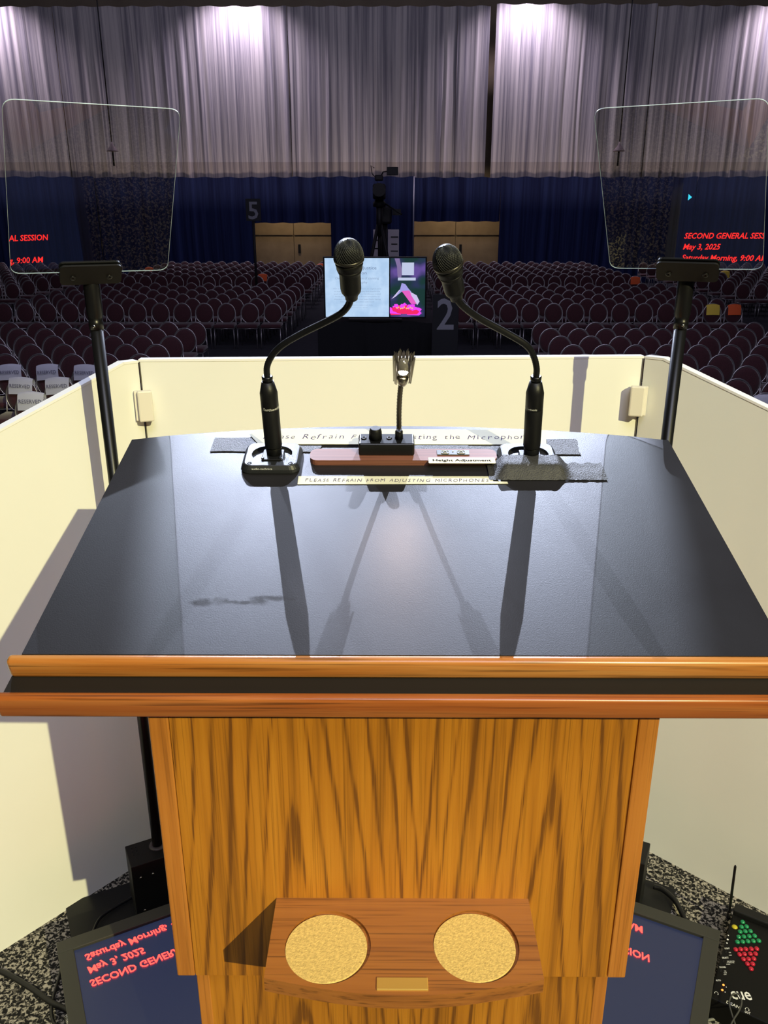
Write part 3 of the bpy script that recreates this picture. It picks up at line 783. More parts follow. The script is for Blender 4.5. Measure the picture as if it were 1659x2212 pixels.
# cup shelf
SX0, SX1 = -.1445, .1835
arc = [(SX0+(SX1-SX0)*k/20, .722-.022*math.sin(PI*k/20)) for k in range(21)]
shelf_poly = [(SX1, .842), (SX0, .842)]+arc
CT = [(-.0725, .7665), (.1085, .7690)]
def shelf():
    """board with two round recesses cut in the top"""
    t_ = bmesh.new(); zt, zb, zr = .756, .735, .7515
    outer = [t_.verts.new((x, y, zt)) for x, y in shelf_poly]
    ed = [t_.edges.new((outer[i], outer[(i+1) % len(outer)])) for i in range(len(outer))]
    for (hx, hy) in CT:
        ring = [t_.verts.new((hx+.0525*math.cos(2*PI*k/48), hy+.0525*math.sin(2*PI*k/48), zt)) for k in range(48)]
        ed += [t_.edges.new((ring[k], ring[(k+1) % 48])) for k in range(48)]
        low = [t_.verts.new((v.co.x, v.co.y, zr)) for v in ring]
        for k in range(48): t_.faces.new((ring[k], ring[(k+1) % 48], low[(k+1) % 48], low[k]))
        t_.faces.new(low)
    bmesh.ops.triangle_fill(t_, use_beauty=True, edges=ed)
    bot = [t_.verts.new((x, y, zb)) for x, y in shelf_poly]; n = len(outer)
    for i in range(n): t_.faces.new((outer[i], bot[i], bot[(i+1) % n], outer[(i+1) % n]))
    t_.faces.new(bot[::-1])
    m = MB(); m._merge(t_, Matrix.Translation((0, .842, .756)) @ Matrix.Rotation(R(1.2), 4, 'X') @ Matrix.Translation((0, -.842, -.756))); return m
sh = shelf().build('cup_shelf', oak_shelf, lec)
for (hx, hy) in CT:
    MB().lathe([(.0494, 0), (.0500, .0008), (.0500, .0024), (.0494, .003)], Matrix.Translation((hx-.002, hy-.001, .7505)), 64).build('cork_coaster', cork, sh)
MB().box((.0175, .7145, .7538), (.060, .0165, .003), bev=.0008).build('brass_plate', brass, sh)

# wooden control bar let into the desk, with the reading lamp box
bar = thing('control_bar', 'rosewood veneer bar with height switch set across the back of the desk', 'control panel', D(.005, .415))
MB().prism(rrect(.278, .034, .012, 5, .0045, .4145), .0003, .009, DF).build('bar', rosewood, bar)
MB().box((.079, .4195, .0093), (.048, .0135, .002), DF).build('switch_plate', mat('switch_plate', (.05, .06, .055), .4), bar)
for kx in (.067, .091):
    r_ = rrect(.0115, .0085, .002, 3, kx, .4195); mb = MB()
    mb.tube([D(x, y, .0107) for x, y in r_], .0004, 4, closed=True)
    mb.tube([D(kx+.0024*math.cos(2*PI*i/12), .4195+.0024*math.sin(2*PI*i/12), .0107) for i in range(12)], .0004, 4, closed=True)
    mb.build('height_button', silver_ink, bar)
MB().lathe([(.0011, 0), (.0011, .0008)], DF @ Matrix.Translation((.079, .4215, .0103)), 10).build('indicator', silver_ink, bar)
lab_ = thing('height_label', 'cream printed sticker below the height switch on the bar', 'label', D(.09, .3935, .001))
MB().prism(rrect(.0985, .0165, .0015, 3, .0905, .3965), .0094, .0099, DF).build('sticker', label_cream, lab_)
text('lettering', 'Height Adjustment', frame(D(.0470, .3935, .0101), (1, 0, 0), S_), .0062, ink_black, lab_, width=.086, bold=.03)
box_ = thing('lamp_box', 'black desk lamp box with dimmer knob, gooseneck and glowing bulb', 'reading lamp', D(-.02, .428, .009))
MB().box((-.0205, .4265, .019), (.083, .033, .0205), DF, bev=.003, seg=3, smooth=False).build('housing', satin_black, box_)
MB().lathe([(.0100, 0), (.0094, .012), (.0080, .0165), (.0072, .0175)], DF @ Matrix.Translation((-.0370, .428, .029)), 24).build('dimmer_knob', black_plastic, box_)
for kx in (-.0545, -.0165): MB().lathe([(.0042, 0), (.0042, .0012), (.0022, .0016), (.0022, .0006)], DF @ Matrix.Translation((kx, .428, .029)), 14).build('jack_socket', matte_black, box_)
MB().lathe([(.0062, 0), (.0058, .012), (.0045, .014)], DF @ Matrix.Translation((-.0020, .428, .029)), 18).build('neck_collar', satin_black, box_)
nk = smooth_path([D(-.002, .428, .040), aty(862, 930, 1.212), aty(862, 890, 1.20), aty(864, 850, 1.188), aty(868, 818, 1.178)], 12)
MB().tube(nk, [.0036 if i % 2 else .0041 for i in range(len(nk))], 12).build('gooseneck', mat('neck_bronze', (.10, .085, .07), .32, metal=.8), box_)
hc = aty(872, 792, 1.170); up_ = (aty(873, 770, 1.162)-aty(869, 825, 1.180)).normalized()
HM = frame(aty(869, 826, 1.180), Vector((1, 0, 0)).cross(up_).cross(up_)*-1, up_.cross(Vector((1, 0, 0)).cross(up_).cross(up_)*-1), up_)
HM = Matrix.Translation(aty(869, 826, 1.180)) @ up_.to_track_quat('Z', 'Y').to_matrix().to_4x4()
# fluted half shade: fins round the far side, open towards the desk
mb = MB(); nf = 17
for k in range(nf):
    a = 2*PI*k/nf
    if -.75 < math.sin(a+PI/2+0) < .75 and math.cos(a+PI/2) > 10: continue
    ca, sa = math.cos(a), math.sin(a); r0 = .0132
    P0 = HM @ Vector((ca*r0*.9, sa*r0*.9, .002+.003*(k % 2))); P1 = HM @ Vector((ca*r0*1.06, sa*r0*1.06, .040+.004*(k % 2)))
    tow = (HM.to_3x3() @ Vector((ca, sa, 0))).normalized()
    if tow.dot(Vector((0, -1, -.0))) > .62: continue         # the opening
    tg = (HM.to_3x3() @ Vector((-sa, ca, 0))).normalized()*.0021
    mid = (P0+P1)/2
    mb.faces([P0-tg, P0+tg, P1+tg, P1+tow*.001+(P1-P0).normalized()*.004, P1-tg, P0-tg+tow*.0012, P0+tg+tow*.0012, P1+tg+tow*.0012, P1+tow*.0022+(P1-P0).normalized()*.004, P1-tg+tow*.0012],
             [(0, 1, 2, 3, 4), (5, 9, 8, 7, 6), (0, 5, 6, 1), (1, 6, 7, 2), (2, 7, 8, 3), (3, 8, 9, 4), (4, 9, 5, 0)])
mb.build('fluted_shade', lamp_metal, box_)
MB().lathe([(.0055, -.004), (.0075, 0), (.0085, .008), (.0065, .012)], HM, 18).build('bulb_socket', lamp_metal, box_)
MB().lathe([(.0045, .010), (.0080, .016), (.0098, .024), (.0090, .032), (.0055, .038), (.001, .040)], HM, 20).build('bulb', mat('bulb_glass', (.35, .32, .28), .1, metal=.6), box_)
bc = HM @ Vector((0, 0, .021))
MB().sphere(bc+Vector((0, -.0045, -.0005)), .0075, sc=(1, .9, .8)).build('glowing_filament', emit('bulb_glow', (1, .97, .88), 14), box_)
light('reading_bulb', 'SPOT', bc+Vector((0, -.018, 0)), D(.0, .06), 1.1, (1, .68, .50), .009, 70, 1.0)

# paper labels and tape
def strip(name, poly, z, th, m, label, cat, group=None, words=None, **kw):
    c = D(sum(p[0] for p in poly)/len(poly), sum(p[1] for p in poly)/len(poly), z)
    t_ = thing(name, label, cat, c, group)
    MB().prism(poly, z, z+th, DF).build('strip', m, t_)
    return t_
l1 = strip('paper_label', [(-.2195, .4600), (-.217, .4570), (.2250, .4570), (.2325, .5030), (-.05, .5060), (-.2265, .5040), (-.236, .488)], .0020, .0004, tape_white,
           'long cream paper strip across the desk back edge, behind the microphones', 'label')
scrawl('handwriting', 'Please Refrain From Adjusting the Microphones', frame(D(-.214, .4735, .0025), (1, 0, 0), S_), .0150, ink, l1, .430, 3)
l2 = strip('paper_label', [(-.1475, .3445), (.1535, .3470), (.1530, .3520), (.1330, .3530), (.1325, .3665), (-.1480, .3660)], .0004, .0004, tape_white,
           'thin cream paper strip in front of the control bar', 'label')
scrawl('handwriting', 'PLEASE REFRAIN FROM ADJUSTING MICROPHONES', frame(D(-.138, .3510, .001), (1, 0, 0), S_), .0088, ink, l2, .266, 5)
def wavy(x0, x1, y0, y1, seed, n=10):
    r_ = random.Random(seed)
    return [(x0+(x1-x0)*i/n, y0+r_.uniform(-.0008, .0008)) for i in range(n+1)]+[(x1+(r_.uniform(-.004, .004)), y0+(y1-y0)*k/5) for k in range(1, 5)]+[(x1+(x0-x1)*i/n, y1+r_.uniform(-.0008, .0008)) for i in range(n+1)]
tg_ = 'black gaffer tape strips holding the microphones'
strip('gaffer_tape', wavy(-.289, -.122, .4365, .4790, 1), .0009, .0004, tape_black, 'black gaffer tape strip behind the left microphone base', 'tape', tg_)
strip('gaffer_tape', wavy(.100, .274, .4290, .4760, 2), .0009, .0004, tape_black, 'wide black gaffer tape strip behind the right microphone base', 'tape', tg_)
strip('gaffer_tape', wavy(-.062, .105, .4390, .4560, 6), .0014, .0004, tape_black, 'thin dark tape strip just behind the lamp box', 'tape', tg_)
# tape pulled over the front of the right base
def tape_over(name, label, xr, base_c, seed):
    t_ = thing(name, label, 'tape', D(base_c, .36), tg_)
    r_ = random.Random(seed); n = 44; rows = 9; vs = []; fs = []
    for j in range(rows):
        v = j/(rows-1); s = .3560+.045*v
        for i in range(n+1):
            x = xr[0]+(xr[1]-xr[0])*i/n
            dx = abs(x-base_c)
            hgt = .0150 if dx < .040 else max(.0012, .0150-(dx-.040)*.9)
            sl_ = min(1, max(0, (v-.0)/.42)) if dx < .05 else min(1, v*3)
            z = .0010+hgt*sl_+r_.uniform(0, .0010)*(1 if dx > .034 else .4)
            vs.append(D(x, s+(.003*math.sin(x*300) if dx > .045 else 0)*(v > .8), z))
    for j in range(rows-1):
        for i in range(n): a = j*(n+1)+i; fs.append((a, a+1, a+n+2, a+n+1))
    MB().faces(vs, fs, True).build('strip', tape_black, t_)
tape_over('gaffer_tape', 'black gaffer tape pulled over the front of the right base', (.128, .298), .1905, 3)

# ------------------------------------------------------------------ microphones
def microphone(sx, label, neck, head0, head1, taped):
    bxc = -.1905 if sx < 0 else .1900
    bs = .409
    t_ = thing('gooseneck_microphone', label, 'microphone', D(bxc, bs), 'gooseneck microphones on the desk')
    B_ = DF @ Matrix.Translation((bxc, bs, 0))
    # base: tapered rounded block with oval recess and lip
    P = [(.0430, .0006, .015), (.0435, .003, .015), (.0425, .007, .015), (.0390, .0122, .013), (.0375, .0130, .012)]
    mb = MB(); rings = []
    for (h, z, r_) in P: rings.append([mb.bm.verts.new(B_ @ Vector((x, y, z))) for x, y in rrect(2*h, 2*h*.86, r_*.9, 6)])
    for q, (h, z, r_) in enumerate(((.0300, .0130, .0240), (.0290, .0090, .0235))):
        rings.append([mb.bm.verts.new(B_ @ Vector((x, y+.001, z))) for x, y in rrect(2*h, 2*h*.76, min(r_, h*.75), 6)])
    n = len(rings[0])
    for a, b in zip(rings, rings[1:]):
        for i in range(n):
            f = mb.bm.faces.new((a[i], a[(i+1) % n], b[(i+1) % n], b[i]))
    mb.bm.faces.new(rings[0][::-1]); mb.bm.faces.new(rings[-1])
    base = mb.build('base', mat('base_grey_black', (.014, .015, .017), .42, bump=.15, bscale=900), t_)
    for qx in (-.030, .030): MB().lathe([(.0035, 0), (.0035, .0006), (.0016, .0006), (.0016, -.001)], B_ @ Matrix.Translation((qx, -.0265, .0128)), 14).build('screw', satin_black, t_)
    MB().box((.002, -.004, .0105), (.031, .030, .008), B_, bev=.001).build('socket_block', black_plastic, t_)
    text('lettering', 'audio-technica', frame(B_ @ Vector((-.026, -.0366, .0075)), (1, 0, 0), (B_.to_3x3() @ Vector((0, .46, .88)))), .0030, silver_ink, t_, width=.030)
    for qx in (-.012, .014): MB().lathe([(.0023, 0), (.0023, .0008), (.0012, .0010)], B_ @ Matrix.Translation((qx, -.015, .0144)), 12).build('latch_ring', satin_black, t_)
    # cylinder (preamp) standing on the socket
    c0 = B_ @ Vector((.0035 if sx < 0 else .004, .000, .0140)); c1 = aty(577, 812, 1.150) if sx < 0 else aty(1158, 812, 1.150)
    d = (c1-c0); Lc = d.length
    CM = Matrix.Translation(c0) @ d.to_track_quat('Z', 'Y').to_matrix().to_4x4()
    MB().lathe([(.0098, 0), (.0112, .001), (.0115, .010), (.0115, .0135)], CM, 28).build('connector_ring', satin_black, t_)
    MB().lathe([(.0122, .0130), (.0126, .0145), (.0127, Lc-.052), (.0124, Lc-.0515), (.0124, Lc-.0505), (.0127, Lc-.050), (.0127, Lc-.026), (.0085, Lc-.008)], CM, 36).build('preamp_body', black_plastic, t_)
    MB().lathe([(.0075, Lc-.0085), (.0078, Lc-.001), (.0066, Lc)], CM, 24).build('top_collar', satin_black, t_)
    # maker's lettering wrapped on the side facing the speaker
    tw = (EYEP-c1); tw = (tw-d.normalized()*tw.dot(d.normalized())).normalized(); sd_ = d.normalized().cross(tw)*1
    xx = d.normalized().cross(tw).normalized()
    a0 = math.atan2((CM.to_3x3().inverted() @ tw).y, (CM.to_3x3().inverted() @ tw).x)
    def wrap(s, z, size, ang0, ang1, nm):
        c = bpy.data.curves.new('t', 'FONT'); c.body = s; c.size = size/.73; c.resolution_u = 2; c.offset = .02*size
        o = bpy.data.objects.new('t', c); COL.objects.link(o)
        dg = bpy.context.evaluated_depsgraph_get(); me = bpy.data.meshes.new_from_object(o.evaluated_get(dg)); bpy.data.objects.remove(o)
        mx_ = max(v.co.x for v in me.vertices); wp = world_loc(t_)
        for v in me.vertices:
            a = a0+R(ang0+(ang1-ang0)*v.co.x/mx_); v.co = (CM @ Vector((.01285*math.cos(a), .01285*math.sin(a), z+v.co.y)))-wp
        me.materials.clear(); me.materials.append(silver_ink); o = bpy.data.objects.new(nm, me); COL.objects.link(o); o.parent = t_
    if sx < 0: wrap('Earthworks', Lc-.049, .0042, -48, 78, 'lettering')
    else: wrap('Earthworks', Lc-.0485, .0032, -45, 20, 'lettering')
    # gooseneck
    pts = smooth_path(neck, 14); n = len(pts); rr = []
    for i in range(n):
        u = i/(n-1); ribbed = u < .30 or .74 < u < .96
        rr.append((.0042+(.00045 if i % 2 else 0)) if ribbed else .0046)
    MB().tube(pts, rr, 14).build('gooseneck', mat('neck_black', (.006, .006, .007), .42, spec=.35), t_)
    # head: handle then collar then grille
    h0, h1 = Vector(head0), Vector(head1); d = (h1-h0); Lh = d.length
    HM_ = Matrix.Translation(h0) @ d.to_track_quat('Z', 'Y').to_matrix().to_4x4()
    MB().lathe([(.0062, 0), (.0078, .001), (.0082, .0055), (.0122, .0115), (.0130, .016), (.0132, Lh-.040), (.0145, Lh-.036), (.0160, Lh-.032)], HM_, 32).build('handle', black_plastic, t_)
    MB().lathe([(.0160, Lh-.032), (.0163, Lh-.027), (.0170, Lh-.026), (.0172, Lh-.021)], HM_, 32).build('collar', matte_black, t_)
    MB().lathe([(.0170, Lh-.021), (.0185, Lh-.0205), (.0188, Lh-.0185), (.0183, Lh-.0165)], HM_, 36).build('grille_ring', mat('ring_bronze', (.07, .065, .055), .35, metal=.8), t_)
    # grille: solid dark core with a raised woven wire mesh over it
    Rg = .0182; zc = Lh-.010
    def dome(u, v, r=Rg):         # v 0..1 from ring to top
        a = v*PI/2; return Vector((r*math.cos(a)**.85*math.cos(u), r*math.cos(a)**.85*math.sin(u), zc-.008+r*1.28*math.sin(a)))
    core = MB().lathe([(dome(0, k/10*.98, Rg-.0008).x, dome(0, k/10*.98, Rg-.0008).z) for k in range(11)], HM_, 28).build('grille_core', grille_dark, t_)
    mb = MB(); nu = 34
    for dr in (1, -1):
        for k in range(nu):
            u0 = 2*PI*k/nu; mb.tube([HM_ @ dome(u0+dr*v*1.5, v*.97) for v in [j/13 for j in range(14)]], .00042, 3, cap=False)
    g_ = mb.build('wire_mesh', mesh_metal, t_); g_['kind'] = 'stuff'
    return t_
def nk_pts(L): return [aty(x, y, Y) for x, y, Y in L]
microphone(-1, 'left gooseneck microphone, bent to the right, its base mostly bare of tape',
           nk_pts([(577, 815, 1.150), (577, 792, 1.145), (588, 768, 1.14), (612, 744, 1.13), (655, 719, 1.12), (700, 697, 1.105), (735, 678, 1.09), (752, 660, 1.08), (759, 640, 1.07)]),
           aty(759.5, 647, 1.068), aty(751.5, 527, 1.035), False)
microphone(1, 'right gooseneck microphone, bent to the left, its base taped to the desk',
           nk_pts([(1158, 815, 1.150), (1159, 795, 1.145), (1152, 768, 1.14), (1135, 744, 1.13), (1090, 717, 1.12), (1040, 690, 1.105), (1008, 668, 1.09), (992, 652, 1.08), (987, 640, 1.07)]),
           aty(987, 647, 1.068), aty(961, 541, 1.035), True)

# ------------------------------------------------------------------ teleprompters
red_txt = emit('prompter_text', (1.0, .030, .022), 6.5)
cyan = emit('prompter_arrow', (.05, .75, 1.0), 6)
scr_m = emit('prompter_screen', (.022, .032, .085), .75)
ZS = .12
def teleprompter(side, psi, tau, P0, e, TLc, label_m, label_s, px_corners, S1):
    e = Vector(e).normalized(); tws = Vector((e.y, -e.x, 0)) if side < 0 else Vector((e.y, -e.x, 0))   # towards the speaker
    if tws.y > 0: tws = -tws
    Wm, Hm = .405, .305
    TL = Vector((*TLc, ZS))
    c = TL+e*Wm/2+tws*Hm/2
    mon = thing('prompter_monitor', label_m, 'monitor', (c.x, c.y, 0))
    F = frame((c.x, c.y, 0), e, -tws)          # z up
    fw = .032
    MB().box((0, 0, ZS-.022), (Wm+2*fw, Hm+2*fw, .038), F, bev=.004).build('casing', bezel, mon)
    for (cx_, cy_, w_, h_) in ((0, (Hm+fw)/2, Wm+2*fw, fw), (0, -(Hm+fw)/2, Wm+2*fw, fw), ((Wm+fw)/2, 0, fw, Hm), (-(Wm+fw)/2, 0, fw, Hm)):
        MB().box((cx_, cy_, ZS+.001), (w_, h_, .010), F, bev=.0015).build('bezel', bezel, mon)
    MB().box((0, 0, ZS-.002), (Wm, Hm, .002), F).build('screen', scr_m, mon)
    for qx in (-.17, .17):
        for qy in (-.12, .12): MB().cyl(F @ Vector((qx, qy, 0)), F @ Vector((qx, qy, ZS-.04)), .012, n=10).build('foot', matte_black, mon)
    k = 14.169*.0204
    S1v = Vector((*S1, ZS+.0006)); g = -tws*.0345
    for i, (s, u) in enumerate((('SECOND GENERAL SESSION', 14.169), ('May 3, 2025', 5.7), ('Saturday Morning, 9:00 AM', 12.891))):
        text('prompter_text', s, frame(S1v+g*i+(-tws)*.0060, e, tws), .0185, red_txt, mon, width=u*.0204, shear=.22, bold=.028)
    if side > 0:
        a = S1v+tws*.114-e*.002
        MB().faces([a, a+tws*.020, a+e*.012+tws*.010], [(0, 1, 2)]).build('cue_arrow', cyan, mon)
    # stand: box, pole, bracket, glass
    px, py = (-.552, 1.588) if side < 0 else (.556, 1.604)
    st = thing('teleprompter_stand', label_s, 'teleprompter', (px, py, 0))
    bc_ = Vector((px, py, 0))
    B = frame(bc_, e, -tws)
    MB().box((0, -.0075, .0825), (.142, .077, .165), B, bev=.002).build('base_box', matte_black, st)
    MB().box((-.04, .0, .003), (.36, .17, .006), B).build('base_plate', matte_black, st)
    MB().box((-.070, -.05, .010), (.004, .06, .020), B).build('plate_bracket', matte_black, st)
    for (qx, qz) in ((-.052, .128), (-.024, .128), (-.052, .030)): MB().lathe([(.0028, 0), (.0028, .0015), (.0010, .002)], B @ Matrix.Translation((qx, -.046, qz)) @ Matrix.Rotation(R(90), 4, 'X'), 10).build('screw', chrome, st)
    for qy in range(3):
        for qx in range(2): MB().box((-.058+qx*.010, .018-qy*.012, .1652), (.0025, .006, .001), B).build('vent_slot', satin_black, st)
    MB().lathe([(.021, 0), (.019, .004), (.0135, .005)], Matrix.Translation((px, py, .164)), 24).build('pole_flange', mat('flange_grey', (.06, .05, .055), .4), st)
    MB().cyl((px, py, .165), (px, py, 1.40), .0118, n=20).build('pole', satin_black, st)
    top = Vector(P0)
    MB().lathe([(.0135, 1.385), (.0135, 1.40), (.0128, 1.401), (.0135, 1.408), (.0150, 1.412), (.0150, 1.47), (.0145, 1.50)], Matrix.Translation((px, py, 0)), 22).build('pole_head', satin_black, st)
    MB().lathe([(.0030, 0), (.0030, .003), (.0015, .0035)], Matrix.Translation((px, py-.0118, 1.392)) @ Matrix.Rotation(R(90), 4, 'X'), 10).build('pin', chrome, st)
    # glass plane
    h = Vector((math.sin(psi), -math.cos(psi), 0)); n_ = (h*math.cos(tau)+Vector((0, 0, -math.sin(tau)))).normalized()
    ax = Vector((math.cos(psi), math.sin(psi), 0)); ay = n_.cross(ax)
    if ay.z < 0: ay = -ay
    G = frame(P0, ax, ay, n_)
    Gi = G.inverted()
    def on(pxy):
        d_ = ray(*pxy); q = EYEP+d_*((Vector(P0)-EYEP).dot(n_)/d_.dot(n_)); return (Gi @ q).xy
    cs = [on(p) for p in px_corners]           # TL, TR, BR, BL
    # rounded corners
    def rounded(cs, rad, n=6):
        out = []
        for i, c_ in enumerate(cs):
            a_ = (cs[i-1]-c_).normalized(); b_ = (cs[(i+1) % 4]-c_).normalized(); p_ = c_+a_*rad; q_ = c_+b_*rad
            for k_ in range(n+1):
                t1 = k_/n; out.append(p_*(1-t1)**2+c_*2*t1*(1-t1)+q_*t1**2)
        return out
    ol = rounded(cs, .019); th = .0012
    m_ = len(ol); V = [G @ Vector((p.x, p.y, 0)) for p in ol]
    MB().faces(V, [tuple(range(m_))]).build('glass_pane', pane_m, st)
    mb = MB(); A_ = V+[G @ Vector((p.x, p.y, -th)) for p in ol]
    ctr = (cs[0]+cs[1]+cs[2]+cs[3])/4
    I_ = [G @ Vector(((p+(ctr-p).normalized()*.0007).x, (p+(ctr-p).normalized()*.0007).y, z)) for z in (.0002, -th-.0002) for p in ol]
    Oo = [G @ Vector((p.x, p.y, z)) for z in (.0002, -th-.0002) for p in ol]
    fs = []
    for i in range(m_):
        j = (i+1) % m_
        fs += [(i, j, m_+j, m_+i), (i, j, 2*m_+j, 2*m_+i), (m_+i, m_+j, 3*m_+j, 3*m_+i)]
    mb.faces(Oo+I_, fs).build('glass_edge', edge_m, st)
    # clamp plate across the bottom edge, lying in the glass plane
    bm_ = (cs[2]+cs[3])/2
    cxx = (Gi @ top).x; yb = bm_.y
    wj = .108
    MB().prism(rrect(wj, .044, .008, 4, cxx, yb-.002), .002, .006, G).build('clamp_plate', matte_black, st)
    MB().prism(rrect(wj, .044, .008, 4, cxx, yb-.002), -.008, -.0035, G).build('clamp_plate', matte_black, st)
    for qx in (-.032, .032): MB().lathe([(.0052, 0), (.0052, .0015), (.0022, .0015), (.0022, .0005)], G @ Matrix.Translation((cxx+qx, yb-.007, .006)), 14).build('clamp_screw', satin_black, st)
    tp = G @ Vector((cxx, yb+.004, -.004))
    MB().tube([(px, py, 1.46), (px, py, 1.485), tp+Vector((0, .012, -.006)), tp], [.0150, .0150, .0135, .0105], 16).build('tilt_joint', satin_black, st)
    return st
teleprompter(-1, R(27.56), R(40.1), (-.541, 1.561, 1.495), (.893, .450, 0), atz(160, 2053, ZS).xy,
             'flat prompter monitor on the floor left of the lectern, red mirrored text', 'left teleprompter stand with tilted glass above the left wall', [(3, 213), (391, 236), (362, 584), (23, 592)], atz(193, 2124, ZS).xy)
teleprompter(1, R(-25.23), R(40.7), (.544, 1.570, 1.497), (.898, -.439, 0), (atz(1518.6, 2026.5, ZS)-Vector((.898, -.439, 0))*.405).xy,
             'flat prompter monitor on the floor right of the lectern', 'right teleprompter stand with tilted glass above the right wall', [(1282, 235), (1662, 212), (1648, 583), (1318, 580)], (.293, 1.442))

# ------------------------------------------------------------------ cue light box at the lower right
ZC = .06
u_ = Vector((.073, -.045, 0)).normalized(); v_ = Vector((.133, .218, 0)).normalized()
bl = atz(1533, 2152, ZC); C_ = frame((bl.x, bl.y, 0), u_, v_)
cue = thing('cue_light_box', 'black cue light box with green and red lamp arrows and antenna', 'signal box', (bl.x, bl.y, 0))
face_m = mat('cue_face', (.003, .003, .003), .5, spec=.2)
MB().box((.060, .128, ZC/2-.001), (.120, .256, ZC-.004), C_, bev=.003).build('case', face_m, cue)
MB().box((.060, .270, ZC/2+.004), (.120, .026, ZC+.006), C_, bev=.003).build('end_cap', matte_black, cue)
def zpt(zx, zy, z=ZC-.003): return atz(1440+zx/5.945, 1840+zy/5.945, z)
gm = mat('green_lens', (.01, .22, .08), .18); rm = mat('red_lens', (.42, .01, .03), .18); ym = mat('yellow_lens', (.50, .42, .02), .25)
gl = [(975, 903), (960, 965), (1025, 960), (942, 1027), (1008, 1022), (1075, 1020), (925, 1095), (990, 1090), (1058, 1085), (1128, 1080), (908, 1158), (975, 1155), (1042, 1150), (1112, 1147), (1182, 1143)]
rl_ = [(885, 1255), (950, 1252), (1015, 1250), (1085, 1248), (1155, 1245), (935, 1320), (998, 1315), (1072, 1312), (1140, 1310), (985, 1380), (1050, 1378), (1118, 1373), (1035, 1440), (1103, 1440), (1083, 1503)]
for lst, m, nm in ((gl, gm, 'green_lamp'), (rl_, rm, 'red_lamp')):
    for z in lst: MB().sphere(zpt(*z), .0056, 14, 8, (1, 1, .8)).build(nm, m, cue)
MB().sphere(zpt(873, 965), .0066, 16, 8, (1, 1, .5)).build('yellow_lamp', ym, cue)
def ctext(s, zx, zy, size, wd, ang=0, m=None):
    p = zpt(zx, zy, ZC-.0022); dx = (u_*math.cos(R(ang))+v_*math.sin(R(ang))); dy = (v_*math.cos(R(ang))-u_*math.sin(R(ang)))
    text('printed_text', s, frame(p, dx, dy), size, m or mat('cue_print', (.75, .75, .72), .5), cue, width=wd, bold=.02)
A0 = 33
ctext('LIGHT', 748, 1250, .0042, .0115, A0); ctext('SELECT', 716, 1370, .0042, .0145, A0); ctext('SOUND', 682, 1492, .0042, .0140, A0); ctext('AUTO', 636, 1662, .0044, .0108, A0)
for (zx, zy, s) in ((803, 1300, 'ON'), (803, 1335, 'OFF'), (778, 1412, 'RECEIVER'), (775, 1432, 'COMPUTER'), (770, 1452, 'DUAL'), (742, 1538, 'ON'), (738, 1560, 'LOW'), (735, 1582, 'OFF')):
    ctext(s, zx, zy, .0026, .0022*len(s)*.95, A0)
ctext('cue', 842, 1890, .0290, .041, A0-4); ctext('DSAN', 760, 1940, .0075, .026, 0); ctext('OUT', 1002, 2065, .0060, .0105, 6)
wm = mat('cue_print', (.75, .75, .72), .5)
for (zx, zy, sh) in ((792, 1072, 3), (785, 1126, 16), (775, 1172, 4)):
    p = zpt(zx, zy, ZC-.0023); MB().faces([p+(u_*math.cos(2*PI*i/sh+1.2)+v_*math.sin(2*PI*i/sh+1.2))*.0022 for i in range(sh)], [tuple(range(sh))]).build('symbol', wm, cue)
for (zx, zy) in ((640, 1815), (1035, 2020)):                 # headphone marks
    p = zpt(zx, zy, ZC-.0020)
    MB().tube([p+(u_*math.cos(R(a))+v_*math.sin(R(a)))*.0034 for a in range(0, 181, 20)], .0004, 4).build('headphone_mark', wm, cue)
    for a in (0, 180): MB().box((0, 0, 0), (.0014, .0028, .0006), frame(p+u_*math.cos(R(a))*.0034-v_*.001, u_, v_)).build('headphone_mark', wm, cue)
om = emit('orange_glow', (1, .25, .04), 3)
for (zx, zy) in ((730, 1712), (715, 1776)): MB().sphere(zpt(zx, zy), .0024, 10, 6).build('status_lamp', om, cue)
for (zx, zy) in ((765, 1738), (750, 1802)): MB().sphere(zpt(zx, zy), .0012, 8, 5).build('small_button', wm, cue)
for (zx, zy) in ((762, 1290), (730, 1410), (697, 1530)):
    MB().box((0, 0, 0), (.0022, .0075, .002), frame(zpt(zx, zy), u_, v_)).build('slide_switch', satin_black, cue)
a0_, a1_ = zpt(805, 770, .066), aty(1588.5, 1870, 1.375)
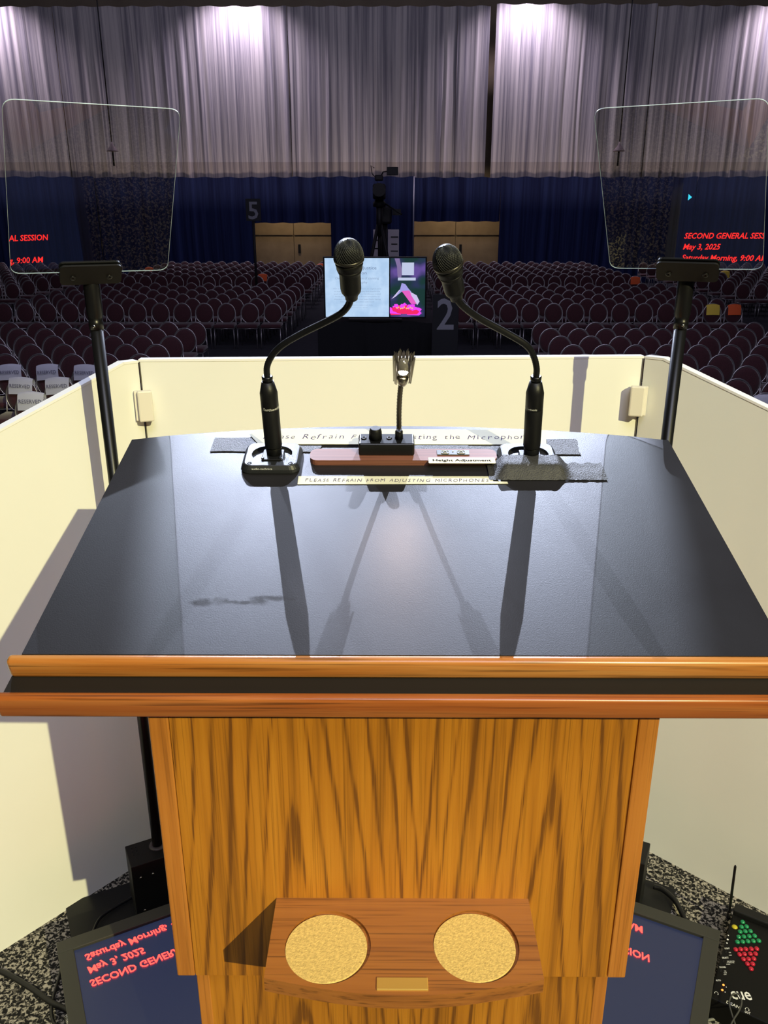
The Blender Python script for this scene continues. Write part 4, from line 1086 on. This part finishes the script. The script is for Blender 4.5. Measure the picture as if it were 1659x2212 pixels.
MB().tube([a0_, a0_*.97+a1_*.03, a1_*.98+a0_*.02, a1_], [.0036, .0032, .0027, .0015], 12).build('antenna', satin_black, cue)
MB().cyl(a0_-Vector((0, 0, .02)), a0_, .0045, n=12).build('antenna_socket', satin_black, cue)

# ------------------------------------------------------------------ cables on the carpet
def cable(label, pts, r, m=satin_black):
    P = smooth_path(pts, 8); o = thing('cable', label, 'cable', P[0]); MB().tube(P, r, 8).build('cord', m, o); return o
cable('thick black cable running across the carpet to the left monitor', [atz(-50, 2100, .008), atz(0, 2098, .008), atz(60, 2130, .008), atz(110, 2165, .008), atz(150, 2185, .008), atz(190, 2216, .01)], .0065)
cable('thin black cable looping beside the left monitor edge', [atz(150, 2216, .006), atz(118, 2212, .006), atz(112, 2170, .006), atz(128, 2110, .006), atz(136, 2080, .006), atz(160, 2040, .006)], .0035)
cable('black cable curling behind the left monitor toward the stand', [atz(200, 2015, .014), atz(215, 1985, .014), atz(245, 1962, .012), atz(300, 1930, .012)], .0035)
cable('black cable curving behind the right monitor', [atz(1412, 1915, .02), atz(1432, 1922, .022), atz(1458, 1945, .022), atz(1474, 1975, .018), atz(1490, 2010, .01)], .0065)
cable('grey cable lying below the cue light box', [atz(1680, 2190, .004), atz(1620, 2200, .004), atz(1560, 2199, .004), atz(1520, 2207, .004), atz(1490, 2225, .004)], .0032, mat('grey_cable', (.16, .16, .13), .5))
lp = [(1588, 2212), (1580, 2188), (1575, 2165), (1583, 2148), (1596, 2148), (1602, 2165), (1596, 2184), (1586, 2200), (1575, 2220)]
cable('thin looped black wire over the cue light box logo', [atz(x, y, .066+.01*math.sin(i/8*PI)) for i, (x, y) in enumerate(lp)], .0018, mat('loop_wire', (.05, .05, .045), .3))
t = thing('cable_plug', 'small metal cable plug beside the left monitor corner', 'plug', atz(150, 2200, .012))
MB().cyl(atz(146, 2196, .012), atz(153, 2220, .012), .007, n=14).build('barrel', chrome, t)
pl = [atz(146+7*k/7, 2196+24*k/7, .012) for k in range(8)]
for p, q in zip(pl, pl[1:]): MB().cyl(p*.8+q*.2, p*.5+q*.5, .0078, n=14).build('rib', chrome, t)
